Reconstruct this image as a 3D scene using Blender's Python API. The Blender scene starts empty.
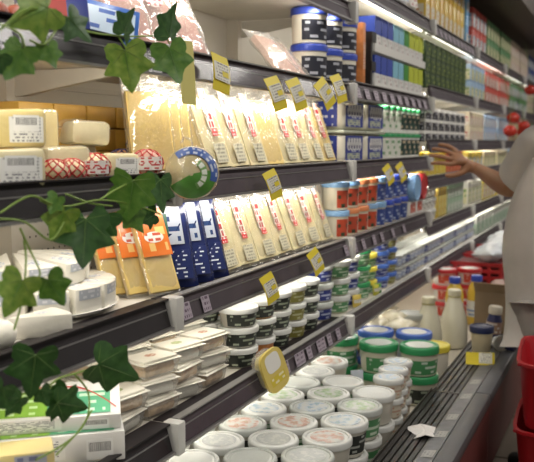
import bpy, bmesh, math, random
from mathutils import Vector, Matrix, Euler
R = math.radians
rnd = random.Random(7)
SC = bpy.context.scene
COL = SC.collection
# ------------------------------------------------------------------ camera, world, lights, exposure
CAM = Vector((0.0, 0.0, 1.45)); PSI = R(24.4); TH = R(6.3); FPX = 800.0
cd = bpy.data.cameras.new('camera'); cam = bpy.data.objects.new('camera', cd); COL.objects.link(cam)
cd.sensor_width = 36.0; cd.lens = FPX / 534.0 * 36.0
cam.location = CAM
FW = Vector((math.cos(PSI)*math.cos(TH), math.sin(PSI)*math.cos(TH), -math.sin(TH)))
cam.rotation_euler = FW.to_track_quat('-Z', 'Y').to_euler()
cd.dof.use_dof = True; cd.dof.focus_distance = 2.15; cd.dof.aperture_fstop = 4.5
cd.clip_start = .05
SC.camera = cam
w = bpy.data.worlds.new('store_ambient'); SC.world = w; w.use_nodes = True
w.node_tree.nodes['Background'].inputs[0].default_value = (1.0, .93, .84, 1)
w.node_tree.nodes['Background'].inputs[1].default_value = .24
SC.view_settings.view_transform = 'Standard'; SC.view_settings.look = 'None'
SC.view_settings.gamma = 1.0; SC.view_settings.use_curve_mapping = False
SC.view_settings.exposure = 0.28
def area(name, loc, rot, sx, sy, power, col=(1, .95, .88)):
    l = bpy.data.lights.new(name, 'AREA'); l.shape = 'RECTANGLE'; l.size = sx; l.size_y = sy
    l.energy = power; l.color = col
    o = bpy.data.objects.new(name, l); o.location = loc; o.rotation_euler = rot; COL.objects.link(o); return o
# ceiling luminaires of the aisle, in a row along it
for i, x in enumerate((0.4, 3.0, 5.6, 8.2)):
    area('aisle_ceiling_light', (x, -.55, 3.12), (0, 0, 0), 1.5, .35, 24)
LAMP_W = 1.35      # watt of each shelf lamp

# ------------------------------------------------------------------ helpers
RT = Vector((math.sin(PSI), -math.cos(PSI), 0)); UP = RT.cross(FW)
def ray(px, py): return FW + RT*((px-267)/FPX) + UP*((231-py)/FPX)
def at_y(px, py, Y): d = ray(px, py); return CAM + d*(Y/d.y)
def at_z(px, py, Z): d = ray(px, py); return CAM + d*((Z-CAM.z)/d.z)
def x_at(px, Y): return at_y(px, 200, Y).x
ORD = 'first second third fourth fifth sixth seventh eighth ninth tenth eleventh twelfth thirteenth fourteenth fifteenth sixteenth seventeenth eighteenth nineteenth twentieth'.split()
ORD += ['twenty-'+q for q in ORD[:9]]+['thirtieth']+['thirty-'+q for q in ORD[:9]]

MATS = {}
def mat(name, col, rough=.5, metal=0, bump=0, bscale=40, var=0, vscale=8, spec=.5, emit=None, coat=0, sss=0):
    if name in MATS: return MATS[name]
    m = bpy.data.materials.new(name); m.use_nodes = True; nt = m.node_tree; b = nt.nodes['Principled BSDF']
    b.inputs['Base Color'].default_value = (*col, 1); b.inputs['Roughness'].default_value = rough
    b.inputs['Metallic'].default_value = metal; b.inputs['Specular IOR Level'].default_value = spec
    if coat: b.inputs['Coat Weight'].default_value = coat; b.inputs['Coat Roughness'].default_value = .1
    if sss: b.inputs['Subsurface Weight'].default_value = sss; b.inputs['Subsurface Radius'].default_value = (.01, .006, .003)
    if emit: b.inputs['Emission Color'].default_value = (*emit[0], 1); b.inputs['Emission Strength'].default_value = emit[1]
    if bump or var:
        tc = nt.nodes.new('ShaderNodeTexCoord')
    if bump:
        n = nt.nodes.new('ShaderNodeTexNoise'); n.inputs['Scale'].default_value = bscale; n.inputs['Detail'].default_value = 3
        nt.links.new(tc.outputs['Object'], n.inputs['Vector'])
        bp = nt.nodes.new('ShaderNodeBump'); bp.inputs['Strength'].default_value = bump; bp.inputs['Distance'].default_value = .01
        nt.links.new(n.outputs['Fac'], bp.inputs['Height']); nt.links.new(bp.outputs[0], b.inputs['Normal'])
    if var:
        n = nt.nodes.new('ShaderNodeTexNoise'); n.inputs['Scale'].default_value = vscale; n.inputs['Detail'].default_value = 4
        nt.links.new(tc.outputs['Object'], n.inputs['Vector'])
        r = nt.nodes.new('ShaderNodeValToRGB')
        r.color_ramp.elements[0].position = .3; r.color_ramp.elements[1].position = .7
        r.color_ramp.elements[0].color = (*[c*(1-var) for c in col], 1); r.color_ramp.elements[1].color = (*[min(1, c*(1+var)) for c in col], 1)
        nt.links.new(n.outputs['Fac'], r.inputs['Fac']); nt.links.new(r.outputs[0], b.inputs['Base Color'])
    MATS[name] = m; return m
def clear(name, col=(1, 1, 1), gloss=.18, rough=.08, bump=.0, bscale=30, white=0.0):
    """thin clear film: transparent + gloss (+ some white haze)"""
    if name in MATS: return MATS[name]
    m = bpy.data.materials.new(name); m.use_nodes = True; nt = m.node_tree; nt.nodes.clear()
    out = nt.nodes.new('ShaderNodeOutputMaterial'); t = nt.nodes.new('ShaderNodeBsdfTransparent'); g = nt.nodes.new('ShaderNodeBsdfGlossy')
    d = nt.nodes.new('ShaderNodeBsdfDiffuse'); d.inputs[0].default_value = (.95, .94, .9, 1)
    t.inputs[0].default_value = (*col, 1); g.inputs['Roughness'].default_value = rough
    m1 = nt.nodes.new('ShaderNodeMixShader'); m1.inputs[0].default_value = white
    m2 = nt.nodes.new('ShaderNodeMixShader'); m2.inputs[0].default_value = gloss
    nt.links.new(t.outputs[0], m1.inputs[1]); nt.links.new(d.outputs[0], m1.inputs[2])
    nt.links.new(m1.outputs[0], m2.inputs[1]); nt.links.new(g.outputs[0], m2.inputs[2]); nt.links.new(m2.outputs[0], out.inputs[0])
    if bump:
        tc = nt.nodes.new('ShaderNodeTexCoord'); n = nt.nodes.new('ShaderNodeTexNoise'); n.inputs['Scale'].default_value = bscale
        nt.links.new(tc.outputs['Object'], n.inputs['Vector'])
        bp = nt.nodes.new('ShaderNodeBump'); bp.inputs['Strength'].default_value = bump; bp.inputs['Distance'].default_value = .01
        nt.links.new(n.outputs['Fac'], bp.inputs['Height']); nt.links.new(bp.outputs[0], g.inputs['Normal'])
    MATS[name] = m; return m
def printed(name, base, ink, rows=5, sx=12, thr=.48, lo=.3, hi=.8, bars=False, rough=.4, m0=.08):
    """paper or film with rows of small print (or bar-code bars) laid out on the piece's own UV"""
    if name in MATS: return MATS[name]
    m = bpy.data.materials.new(name); m.use_nodes = True; nt = m.node_tree; b = nt.nodes['Principled BSDF']; b.inputs['Roughness'].default_value = rough
    uv = nt.nodes.new('ShaderNodeUVMap'); sp = nt.nodes.new('ShaderNodeSeparateXYZ'); nt.links.new(uv.outputs[0], sp.inputs[0])
    def mth(op, a, c=None):
        n = nt.nodes.new('ShaderNodeMath'); n.operation = op
        for i, v in enumerate((a, c)):
            if v is None: continue
            if isinstance(v, (int, float)): n.inputs[i].default_value = v
            else: nt.links.new(v, n.inputs[i])
        return n.outputs[0]
    u, v = sp.outputs[0], sp.outputs[1]
    row = mth('MULTIPLY', v, rows); fr = mth('FRACT', row); fl = mth('FLOOR', row)
    inr = mth('MULTIPLY', mth('GREATER_THAN', fr, lo), mth('LESS_THAN', fr, hi))
    cx = nt.nodes.new('ShaderNodeCombineXYZ'); nt.links.new(mth('MULTIPLY', u, sx), cx.inputs[0])
    nt.links.new(mth('MULTIPLY', fl, 7.31), cx.inputs[1])
    nz = nt.nodes.new('ShaderNodeTexNoise'); nz.inputs['Scale'].default_value = 1.0; nz.inputs['Detail'].default_value = 0 if not bars else 2
    nt.links.new(cx.outputs[0], nz.inputs['Vector'])
    k = mth('MULTIPLY', mth('GREATER_THAN', nz.outputs['Fac'], thr), inr)
    k = mth('MULTIPLY', k, mth('MULTIPLY', mth('GREATER_THAN', u, m0), mth('LESS_THAN', u, 1-m0)))
    mx = nt.nodes.new('ShaderNodeMix'); mx.data_type = 'RGBA'; nt.links.new(k, mx.inputs[0])
    mx.inputs[6].default_value = (*base, 1); mx.inputs[7].default_value = (*ink, 1)
    nt.links.new(mx.outputs[2], b.inputs['Base Color']); MATS[name] = m; return m

class MB:
    def __init__(s): s.v = []; s.f = []; s.m = []; s.uv = []
    def add(s, vs, fs, mi=0, uvs=None):
        o = len(s.v); s.v += [tuple(p) for p in vs]
        for k, f in enumerate(fs):
            s.f.append([i+o for i in f]); s.m.append(mi)
            s.uv.append([uvs[i] for i in f] if uvs else [(0, 0)]*len(f))
        return s
    def box(s, x0, x1, y0, y1, z0, z1, mi=0):
        vs = [(x, y, z) for z in (z0, z1) for y in (y0, y1) for x in (x0, x1)]
        return s.add(vs, [(0, 2, 3, 1), (4, 5, 7, 6), (0, 1, 5, 4), (2, 6, 7, 3), (0, 4, 6, 2), (1, 3, 7, 5)], mi)
    def lathe(s, prof, n=24, mi=0, c=(0, 0)):
        vs = []; fs = []
        for r, z in prof:
            for k in range(n): a = 2*math.pi*k/n; vs.append((c[0]+r*math.cos(a), c[1]+r*math.sin(a), z))
        for i in range(len(prof)-1):
            for k in range(n): k2 = (k+1) % n; fs.append((i*n+k, i*n+k2, (i+1)*n+k2, (i+1)*n+k))
        fs.append(tuple(range(n-1, -1, -1))); fs.append(tuple((len(prof)-1)*n+k for k in range(n)))
        return s.add(vs, fs, mi)
    def band(s, r0, r1, z0, z1, a0, a1, n=10, mi=0):
        vs = []; uv = []
        for r, z, t in ((r0, z0, 0), (r1, z1, 1)):
            for k in range(n+1):
                a = R(a0+(a1-a0)*k/n); vs.append((r*math.cos(a), r*math.sin(a), z)); uv.append((k/n, t))
        return s.add(vs, [(k, k+1, n+2+k, n+1+k) for k in range(n)], mi, uv)
    def quad(s, p, mi=0): return s.add(p, [(0, 1, 2, 3)], mi, [(0, 0), (1, 0), (1, 1), (0, 1)])
    def disc(s, r, z, n=20, mi=0, c=(0, 0), sy=1):
        vs = [(c[0]+r*math.cos(2*math.pi*k/n), c[1]+sy*r*math.sin(2*math.pi*k/n), z) for k in range(n)]
        return s.add(vs, [tuple(range(n))], mi, [(.5+.5*math.cos(2*math.pi*k/n), .5+.5*math.sin(2*math.pi*k/n)) for k in range(n)])
    def tube(s, pts, rad, n=6, mi=0):
        pts = [Vector(p) for p in pts]; vs = []; fs = []
        for i, p in enumerate(pts):
            t = (pts[min(i+1, len(pts)-1)]-pts[max(i-1, 0)]).normalized()
            u = t.cross(Vector((0, 0, 1)));  u = u if u.length > .05 else t.cross(Vector((1, 0, 0))); u.normalize(); q = t.cross(u)
            rr = rad[i] if isinstance(rad, (list, tuple)) else rad
            for k in range(n): a = 2*math.pi*k/n; vs.append(p+u*(rr*math.cos(a))+q*(rr*math.sin(a)))
        for i in range(len(pts)-1):
            for k in range(n): k2 = (k+1) % n; fs.append((i*n+k, i*n+k2, (i+1)*n+k2, (i+1)*n+k))
        fs.append(tuple(range(n-1, -1, -1))); fs.append(tuple((len(pts)-1)*n+k for k in range(n)))
        return s.add(vs, fs, mi)
    def mesh(s, name, mats, smooth=None, bevel=0, seg=2):
        me = bpy.data.meshes.new(name); me.from_pydata(s.v, [], s.f)
        if bevel:
            bm = bmesh.new(); bm.from_mesh(me)
            bmesh.ops.bevel(bm, geom=list(bm.edges), offset=bevel, segments=seg, affect='EDGES', profile=.5, clamp_overlap=True)
            bm.to_mesh(me); bm.free()
        else:
            ul = me.uv_layers.new(name='UVMap'); i = 0
            for p, uv in zip(me.polygons, s.uv):
                for q in uv: ul.data[i].uv = q; i += 1
            for p, mi in zip(me.polygons, s.m): p.material_index = mi
        for m in (mats if isinstance(mats, (list, tuple)) else [mats]): me.materials.append(m)
        me.update()
        if smooth is not None:
            me.polygons.foreach_set('use_smooth', [True]*len(me.polygons))
            try: me.set_sharp_from_angle(angle=R(smooth))
            except Exception: pass
        return me
CACHE = {}
def cached(key, fn):
    if key not in CACHE: CACHE[key] = fn()
    return CACHE[key]
def obj(name, me, parent=None, loc=(0, 0, 0), rot=(0, 0, 0), label=None):
    o = bpy.data.objects.new(name, me); COL.objects.link(o); o.location = loc; o.rotation_euler = rot
    if parent: o.parent = parent
    if label: o['label'] = label
    return o
def tag(o, label, cat, group=None):
    o['label'] = label; o['category'] = cat
    if group: o['group'] = group
    return o
def thing(name, label, cat, loc=(0, 0, 0), rot=(0, 0, 0), group=None):
    o = obj(name, None, None, loc, rot); return tag(o, label, cat, group)
def rbox(sx, sy, sz, bev, m, seg=2):
    """bevelled box, origin at base centre"""
    return cached(('rbox', sx, sy, sz, bev, m.name), lambda: MB().box(-sx/2, sx/2, -sy/2, sy/2, 0, sz).mesh('box', m, 40, min(bev, sx*.45, sy*.45, sz*.45), seg))

# colours / materials (linear)
WHITE = mat('white_plastic', (.8, .79, .75), .35)
LIDW = mat('white_lid', (.60, .61, .58), .3, bump=.08, bscale=60)
LIDF = mat('frosted_lid', (.47, .49, .46), .25, bump=.1, bscale=50)
CREAM = mat('cream_plastic', (.74, .68, .53), .4)
YOG = mat('cream_tub', (.78, .74, .62), .4)
RAILD = mat('rail_black', (.018, .014, .016), .45, var=.25, vscale=20, spec=.25)
RAILP = mat('rail_plum', (.085, .068, .078), .5, var=.15, vscale=15, spec=.2)
RAILC = clear('rail_cover', (.97, .97, .98), .045, .12)
STEEL = mat('steel_edge', (.30, .29, .28), .4, .5)
ENAM = mat('cream_enamel', (.62, .57, .48), .4)
ENAMS = mat('shelf_enamel', (.66, .62, .54), .4, var=.06)
GRIL = mat('grille_dark', (.035, .032, .03), .45)
GREYP = mat('bumper_grey', (.10, .10, .105), .45, bump=.08, bscale=120)
ALU = mat('aluminium_strip', (.16, .16, .165), .4, .3, var=.2, vscale=30)
BUMPR = mat('bumper_side_red', (.16, .045, .04), .5, var=.1)
CAPG = mat('end_cap_grey', (.58, .57, .54), .4)
LED = mat('lamp_tube', (1, 1, 1), .4, emit=((1, .95, .86), 5))
LAV = printed('lavender_label', (.42, .36, .42), (.12, .08, .12), 3, 9, .5, rough=.5)
YEL = mat('tag_yellow', (.72, .58, .03), .45)
TAGW = printed('tag_print', (.72, .70, .60), (.2, .18, .16), 6, 14, .5)
BAR = printed('bar_code', (.85, .85, .83), (.03, .03, .03), 1, 60, .5, .4, .85, True)
PAPERP = printed('paper_print', (.82, .82, .79), (.25, .25, .27), 8, 14, .5)
# ------------------------------------------------------------------ the setting
FLOORM = mat('floor_tile', (.16, .13, .105), .3, var=.12, vscale=6)
CEILM = mat('ceiling_dark', (.09, .065, .045), .6, var=.2)
def struct(name, me, parent=None, loc=(0, 0, 0)):
    o = obj(name, me, parent, loc)
    if not parent: o['kind'] = 'structure'
    return o
fl = struct('floor', MB().box(-3, 14, -3.2, 1.9, -.1, -.012).mesh('floor', mat('grout', (.07, .06, .055), .8)))
tm = MB().box(-.296, .296, -.296, .296, -.012, 0).mesh('tile', FLOORM, None, .004, 1)
for i in range(9):
    for j in range(4):
        obj('tile', tm, fl, (2.2+i*.6, -1.3+j*.6, 0))
rest = MB()
for i in range(28):
    for j in range(8):
        x, y = -2.6+i*.6, -2.5+j*.6
        if 2.1 < x < 7.1 and -1.4 < y < .6: continue
        if x > 13.6: continue
        rest.box(x-.296, x+.296, y-.296, y+.296, -.012, 0)
o = obj('tile_field', rest.mesh('tile_field', FLOORM), fl); o['kind'] = 'stuff'
struct('wall_back', MB().box(-3, 14, 1.72, 1.9, 0, 3.3).mesh('wall_back', mat('wall_paint', (.5, .46, .4), .7, var=.05)))
struct('wall_far', MB().box(13.8, 14, -3.2, 1.7, 0, 3.3).mesh('wall_far', mat('wall_paint', (.5, .46, .4), .7)))
struct('ceiling', MB().box(-3, 14, -3.2, 1.9, 3.3, 3.4).mesh('ceiling', CEILM))

# ------------------------------------------------------------------ the refrigerated case, one module per 1.335 m
SEC = [.325+1.335*i for i in range(8)]
ZA, ZB, ZC, ZD, DECK, GR = 1.66, 1.365, 1.063, .752, .43, .50
LEV = {0: [1.99, ZA, ZB, ZC, ZD], 1: [1.965, ZA, ZB, ZC, ZD], 2: [2.08, 1.675, ZB, ZC, ZD]}
for i in (3, 4, 5, 6): LEV[i] = [2.08, 1.745, 1.455, 1.255, 1.0, ZD]
def rail_mesh(L, dark):
    """price rail: channel with lips, dark insert, clear cover; runs along +x, front faces -y"""
    def f():
        mb = MB()
        # back plate slightly tilted, lips
        for x0, x1 in ((0, L),):
            mb.add([(x0, .018, .012), (x1, .018, .012), (x1, 0, -.052), (x0, 0, -.052), (x0, .026, .012), (x1, .026, .012), (x1, .010, -.055), (x0, .010, -.055)],
                   [(0, 3, 2, 1), (4, 5, 6, 7), (0, 1, 5, 4), (3, 7, 6, 2), (0, 4, 7, 3), (1, 2, 6, 5)], 0)
        mb.box(0, L, .006, .028, .011, .015, 1 if not dark else 0)
        mb.box(0, L, -.010, .012, -.059, -.053, 1)
        mb.box(0, L, .0085, .0125, -.014, -.011, 1)
        return mb.mesh('price_rail', [RAILD if dark else RAILP, STEEL])
    return cached(('rail', L, dark), f)
def cover_mesh(L):
    return cached(('cover', L), lambda: MB().add([(0, -.004, -.052), (L, -.004, -.052), (L, .010, -.004), (0, .010, -.004)], [(0, 1, 2, 3)]).mesh('rail_cover', RAILC))
SECDESC = ['nearest refrigerated case section behind the ivy garlands', 'refrigerated case section holding the sliced cheese packs',
           'refrigerated case section with blue-labelled white tubs, beyond the sliced cheese', 'refrigerated case section the shopper reaches into',
           'refrigerated case section just beyond the reaching shopper', 'second-last refrigerated case section at the far end', 'last refrigerated case section at the far end of the aisle']
L = 1.335
def back_material():
    m = bpy.data.materials.new('perforated_back'); m.use_nodes = True; nt = m.node_tree; b = nt.nodes['Principled BSDF']; b.inputs['Roughness'].default_value = .45
    tc = nt.nodes.new('ShaderNodeTexCoord'); mp = nt.nodes.new('ShaderNodeMapping'); mp.inputs['Scale'].default_value = (40, 40, 24)
    nt.links.new(tc.outputs['Object'], mp.inputs['Vector'])
    fr = nt.nodes.new('ShaderNodeVectorMath'); fr.operation = 'FRACTION'; nt.links.new(mp.outputs[0], fr.inputs[0])
    sp = nt.nodes.new('ShaderNodeSeparateXYZ'); nt.links.new(fr.outputs[0], sp.inputs[0])
    cx = nt.nodes.new('ShaderNodeCombineXYZ'); nt.links.new(sp.outputs[0], cx.inputs[0])
    mz = nt.nodes.new('ShaderNodeMath'); mz.operation = 'MULTIPLY'; nt.links.new(sp.outputs[2], mz.inputs[0]); mz.inputs[1].default_value = 1.6; nt.links.new(mz.outputs[0], cx.inputs[1])
    ds = nt.nodes.new('ShaderNodeVectorMath'); ds.operation = 'DISTANCE'; nt.links.new(cx.outputs[0], ds.inputs[0]); ds.inputs[1].default_value = (.5, .8, 0)
    lt = nt.nodes.new('ShaderNodeMath'); lt.operation = 'LESS_THAN'; nt.links.new(ds.outputs['Value'], lt.inputs[0]); lt.inputs[1].default_value = .13
    so = nt.nodes.new('ShaderNodeSeparateXYZ'); nt.links.new(tc.outputs['Object'], so.inputs[0])
    zl = nt.nodes.new('ShaderNodeMath'); zl.operation = 'LESS_THAN'; nt.links.new(so.outputs[2], zl.inputs[0]); zl.inputs[1].default_value = 1.29
    mm = nt.nodes.new('ShaderNodeMath'); mm.operation = 'MULTIPLY'; nt.links.new(lt.outputs[0], mm.inputs[0]); nt.links.new(zl.outputs[0], mm.inputs[1])
    mx = nt.nodes.new('ShaderNodeMix'); mx.data_type = 'RGBA'; nt.links.new(mm.outputs[0], mx.inputs[0])
    mx.inputs[6].default_value = (.66, .61, .52, 1); mx.inputs[7].default_value = (.12, .1, .08, 1); nt.links.new(mx.outputs[2], b.inputs['Base Color'])
    return m
BACKM = back_material()
for s in range(7):
    x0 = SEC[s]
    t = thing('refrigerated_case', SECDESC[s], 'display case', (x0, 0, 0), group='joined refrigerated case sections')
    obj('back_panel', MB().box(0, L, 1.52, 1.60, .40, 2.50).mesh('back_panel', BACKM), t)
    obj('back_strip', MB().box(.002, L-.002, 1.512, 1.52, 1.60, 1.615).mesh('back_strip', ENAM), t)
    mb = MB().box(0, L, .50, 1.52, .30, DECK-.004).box(0, L, .47, .50, .16, .40).box(0, L, .56, 1.60, .06, .30)
    obj('base', mb.mesh('base', ENAM), t)
    # canopy
    mb = MB(); mb.box(0, L, .78, 1.60, 2.50, 2.62); mb.box(0, L, .76, .80, 2.46, 2.62)
    obj('canopy', mb.mesh('canopy', mat('canopy_brown', (.085, .06, .042), .5)), t)
    for z in LEV[s]:
        sh = obj('shelf', cached(('shelf', L), lambda: MB().box(.004, L-.004, 1.018, 1.50, -.024, 0).box(.004, L-.004, 1.018, 1.03, -.045, -.02).mesh('shelf', ENAMS)), t, (0, 0, z))
        obj('price_rail', rail_mesh(L-.012, s == 0), sh, (.006, .99, 0))
        obj('rail_cover', cover_mesh(L-.012), sh, (.006, .99, 0))
        if s < 2 and z < 1.5: obj('front_strip', cached('fstrip', lambda: MB().box(.004, L-.004, 1.016, 1.072, 0, .0022).mesh('front_strip', RAILD)), sh)
        obj('lamp_tube', cached('tube', lambda: MB().tube([(.05, 0, 0), (L-.05, 0, 0)], .008, 8).mesh('lamp_tube', LED, 40)), sh, (0, 1.046, -.036) if s == 2 else (0, 1.040, -.033))
        for e in (.006, L-.006):
            obj('bracket', cached('bracket', lambda: MB().add([(-.0035, 1.03, -.026), (-.0035, 1.515, -.026), (-.0035, 1.515, -.09), (-.0035, 1.45, -.09),
                (.0035, 1.03, -.026), (.0035, 1.515, -.026), (.0035, 1.515, -.09), (.0035, 1.45, -.09)],
                [(0, 1, 2, 3), (7, 6, 5, 4), (0, 4, 5, 1), (1, 5, 6, 2), (2, 6, 7, 3), (3, 7, 4, 0)]).mesh('bracket', ENAMS)), sh, (e, 0, 0))
        obj('end_cap', cached('end_cap', lambda: MB().box(-.018, .018, -.018, .03, -.066, .018).mesh('end_cap', CAPG, 40, .006)), sh, (L-.0185, .99, 0))
        if s < 5:
            lo = area('shelf_lamp', (x0+L/2, 1.05, z-(.046 if s == 2 else .043)), (R(34), 0, 0), L-.1, .016, LAMP_W*(.5 if z == ZD else .8 if z == ZC else 1), (1, .95, .86)); lo.visible_camera = True
    obj('upright', MB().box(-.02, .02, 1.47, 1.52, .43, 2.5).mesh('upright', ENAM), t, (L-.0205, 0, 0))
    # deck front: return-air grille, aluminium ticket strip, grey bumper rail, red side
    gr = obj('grille', MB().box(.003, L-.003, .548, .552, GR-.07, GR+.004).box(.003, L-.003, .664, .668, DECK-.02, GR+.004).box(.003, .009, .552, .664, GR-.02, GR+.002).box(L-.009, L-.003, .552, .664, GR-.02, GR+.002).mesh('grille', mat('grille_frame', (.13, .12, .105), .4, .5)), t)
    for k in range(5):
        obj('slat', cached('slat', lambda: MB().box(.01, L-.01, -.0075, .0075, -.012, 0).mesh('slat', GRIL)), gr, (0, .566+k*.0215, GR))
    obj('grille_bottom', MB().box(0, L, .552, .664, GR-.09, GR-.08).mesh('grille_bottom', GRIL), t)
    obj('ticket_strip', MB().add([(0, .548, GR+.004), (L, .548, GR+.004), (L, .497, GR+.012), (0, .497, GR+.012), (0, .548, GR-.07), (L, .548, GR-.07), (L, .497, GR-.07), (0, .497, GR-.07)],
        [(0, 3, 2, 1), (4, 5, 6, 7), (0, 1, 5, 4), (3, 7, 6, 2), (0, 4, 7, 3), (1, 2, 6, 5)]).mesh('ticket_strip', ALU), t)
    obj('bumper', MB().box(.003, L-.003, .438, .496, GR-.03, GR+.016).mesh('bumper', GREYP, 40, .009), t)
    obj('kick_panel', MB().box(.002, L-.002, .444, .496, .20, GR-.028).mesh('kick_panel', BUMPR), t)
# ------------------------------------------------------------------ product builders
def tub(name, label, cat, loc, r=.055, h=.09, body=None, lid=None, band=None, group=None, rot=0, taper=.86, lidprint=None, lidh=.012, za=.18, zb=.86, span=150, face=235, tilt=(0, 0), patch=None):
    body = body or YOG; lid = lid or LIDW
    t = thing(name, label, cat, loc, (tilt[0], tilt[1], rot), group)
    rb = r*taper; hb = h-lidh
    def rr(z): return rb+(r-rb)*z/hb
    obj('cup', cached(('tubb', r, h, taper, body.name, lidh), lambda: MB().lathe([(rb-.004, 0), (rb, .004), (r-.001, hb-.004), (r+.0015, hb-.003), (r+.0015, hb)], 24).mesh('cup', body, 40)), t)
    lm = cached(('tubl', r, h, lid.name, lidh), lambda: MB().lathe([(r+.0035, hb-.006), (r+.004, hb+lidh*.6), (r+.002, h-.001), (r, h), (r*.9, h), (r*.86, h-.0035), (r*.80, h-.0035), (r*.76, h-.002), (r*.74, h-.0022)], 28).mesh('lid', lid, 50))
    obj('lid', lm, t)
    if lidprint:
        obj('lid_print', cached(('lidp', r, h, lidprint.name), lambda: MB().disc(r*.72, h-.0012, 20).mesh('lid_print', lidprint)), t, rot=(0, 0, rnd.uniform(0, 6)))
    if band:
        z0, z1 = hb*za, hb*zb
        o = obj('label', cached(('band', r, h, taper, band.name, za, zb, span, lidh), lambda: MB().band(rr(z0)+.0008, rr(z1)+.0008, z0, z1, -span/2, span/2, 12).mesh('label', band, 60)), t, rot=(0, 0, R(face)-rot))
        if patch:
            pm, a0, a1, p0, p1 = patch
            obj('emblem', cached(('patch', r, h, taper, lidh, pm.name, a0, a1, p0, p1), lambda: MB().band(rr(hb*p0)+.0016, rr(hb*p1)+.0016, hb*p0, hb*p1, a0, a1, 8).mesh('emblem', pm, 60)), o)
    return t
def pillow(w, h, t, m, nx=8, nz=8, p=2.5, crimp=.0, key=None):
    """soft bag: width x, height z (origin at bottom centre), thickness y"""
    def f():
        mb = MB(); vs = []; fs = []; r2 = random.Random(int(w*9999)+int(h*999))
        n = (nx+1)*(nz+1)
        for sgn in (-1, 1):
            for j in range(nz+1):
                for i in range(nx+1):
                    u = -1+2*i/nx; v = -1+2*j/nz
                    th = max(0, (1-abs(u)**p))**.6*max(0, (1-abs(v)**p))**.6
                    wob = r2.uniform(-1, 1)*crimp*t*th
                    vs.append((u*w/2, sgn*(t/2*th)+wob+(.0004*sgn), h/2+v*h/2))
        for j in range(nz):
            for i in range(nx):
                a = j*(nx+1)+i; q = (a, a+1, a+nx+2, a+nx+1); fs.append(q); fs.append(tuple(n+k for k in reversed(q)))
        # seam
        ring = [i for i in range(nx+1)]+[j*(nx+1)+nx for j in range(1, nz+1)]+[nz*(nx+1)+i for i in range(nx-1, -1, -1)]+[j*(nx+1) for j in range(nz-1, 0, -1)]
        for k in range(len(ring)):
            a, b = ring[k], ring[(k+1) % len(ring)]; fs.append((b, a, a+n, b+n))
        uv = [((v[0]/w)+.5, v[2]/h) for v in vs]
        return mb.add(vs, fs, 0, uv).mesh('bag', m, 60)
    return cached(('pillow', w, h, t, m.name, nx, nz, p, crimp), f)
def panel(w, h, y, x=0, z=0, m=None, key=None):
    """thin printed sheet facing -y"""
    return cached(('panel', w, h, y, x, z, m.name), lambda: MB().quad([(x-w/2, y, z), (x+w/2, y, z), (x+w/2, y, z+h), (x-w/2, y, z+h)]).mesh('print', m))
FILM = clear('pack_film', (1, .99, .96), .16, .13, .5, 35, .10)
FILM2 = clear('pack_film_hazy', (1, .99, .97), .18, .16, .5, 30, .22)
CHEESE = mat('sliced_cheese', (.80, .60, .20), .45, bump=.1, bscale=30, var=.07, vscale=14, sss=.1)
CHEESEP = mat('pale_cheese', (.82, .72, .42), .45, var=.06, vscale=10, sss=.1)
CHEESEO = mat('deep_yellow_cheese', (.72, .42, .08), .4, var=.12, vscale=9)
MEAT = mat('sliced_ham', (.62, .30, .24), .35, bump=.1, bscale=25, var=.25, vscale=14)
MEATD = mat('sausage', (.38, .11, .07), .35, var=.3, vscale=25)
REDP = printed('red_script', (.88, .85, .76), (.55, .02, .02), 5, 5, .46, .12, .9, rough=.3)
REDL = printed('red_logo', (.60, .02, .02), (.9, .85, .8), 2, 6, .52, .25, .75, rough=.3)
def cheese_pack(label, loc, w=.145, h=.25, lean=20, yaw=0, cheese=None, logo=True, t=.022, roll=0, group=None, frame=True):
    th = thing('cheese_pack', label, 'cheese', loc, (R(-lean), R(roll), R(yaw)), group)
    cm = cheese or CHEESEP
    def blk():
        mb = MB(); n = 4
        for k in range(n):
            y = -t/2+.002+k*(t-.004)/n; mb.box(-w*.43, w*.43, y, y+(t-.004)/n-.0008, .012+.002*(k % 2), h*.80+.003*(k % 3))
        return mb.mesh('slices', cm, 30)
    obj('slices', cached(('blk', w, h, t, cm.name), blk), th)
    obj('film', pillow(w, h, t*1.35, FILM, 8, 10, 5, .10), th)
    if logo:
        obj('logo', panel(w*.26, h*.42, -t*.75, w*.02, h*.44, REDP), th)
        obj('logo_badge', panel(w*.22, h*.08, -t*.76, w*.06, h*.36, REDL), th)
        obj('weight_label', panel(w*.42, h*.20, -t*.74, w*.06, h*.08, printed('weight_print', (.62, .58, .42), (.32, .3, .22), 5, 9, .45)), th)
    return th
def meat_pack(label, loc, w=.15, h=.24, lean=28, yaw=0, t=.022, group=None, meat=None, badge=True):
    th = thing('ham_pack', label, 'cold meat', loc, (R(-lean), 0, R(yaw)), group)
    mm = meat or MEAT
    def blk():
        mb = MB()
        for k in range(5):
            x = -w*.36+k*w*.145; mb.add([(x, -t*.4+.002*k, .02), (x+w*.19, -t*.4+.002*k, .02), (x+w*.19, -t*.4+.002*k, h*.84), (x, -t*.4+.002*k, h*.84),
                (x, t*.3, .02), (x+w*.19, t*.3, .02), (x+w*.19, t*.3, h*.84), (x, t*.3, h*.84)],
                [(0, 1, 2, 3), (7, 6, 5, 4), (0, 4, 5, 1), (1, 5, 6, 2), (2, 6, 7, 3), (3, 7, 4, 0)])
        return mb.mesh('slices', mm, 30)
    obj('slices', cached(('mblk', w, h, t, mm.name), blk), th)
    obj('film', pillow(w, h, t*1.4, FILM2, 8, 10, 4, .14), th)
    if badge:
        o = obj('badge', cached('badge', lambda: MB().disc(.03, 0, 20).mesh('badge', printed('badge_print', (.82, .68, .68), (.5, .05, .08), 4, 7, .5))), th, (0, -t*.78, h*.62), (R(90), 0, 0))
    return th
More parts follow.
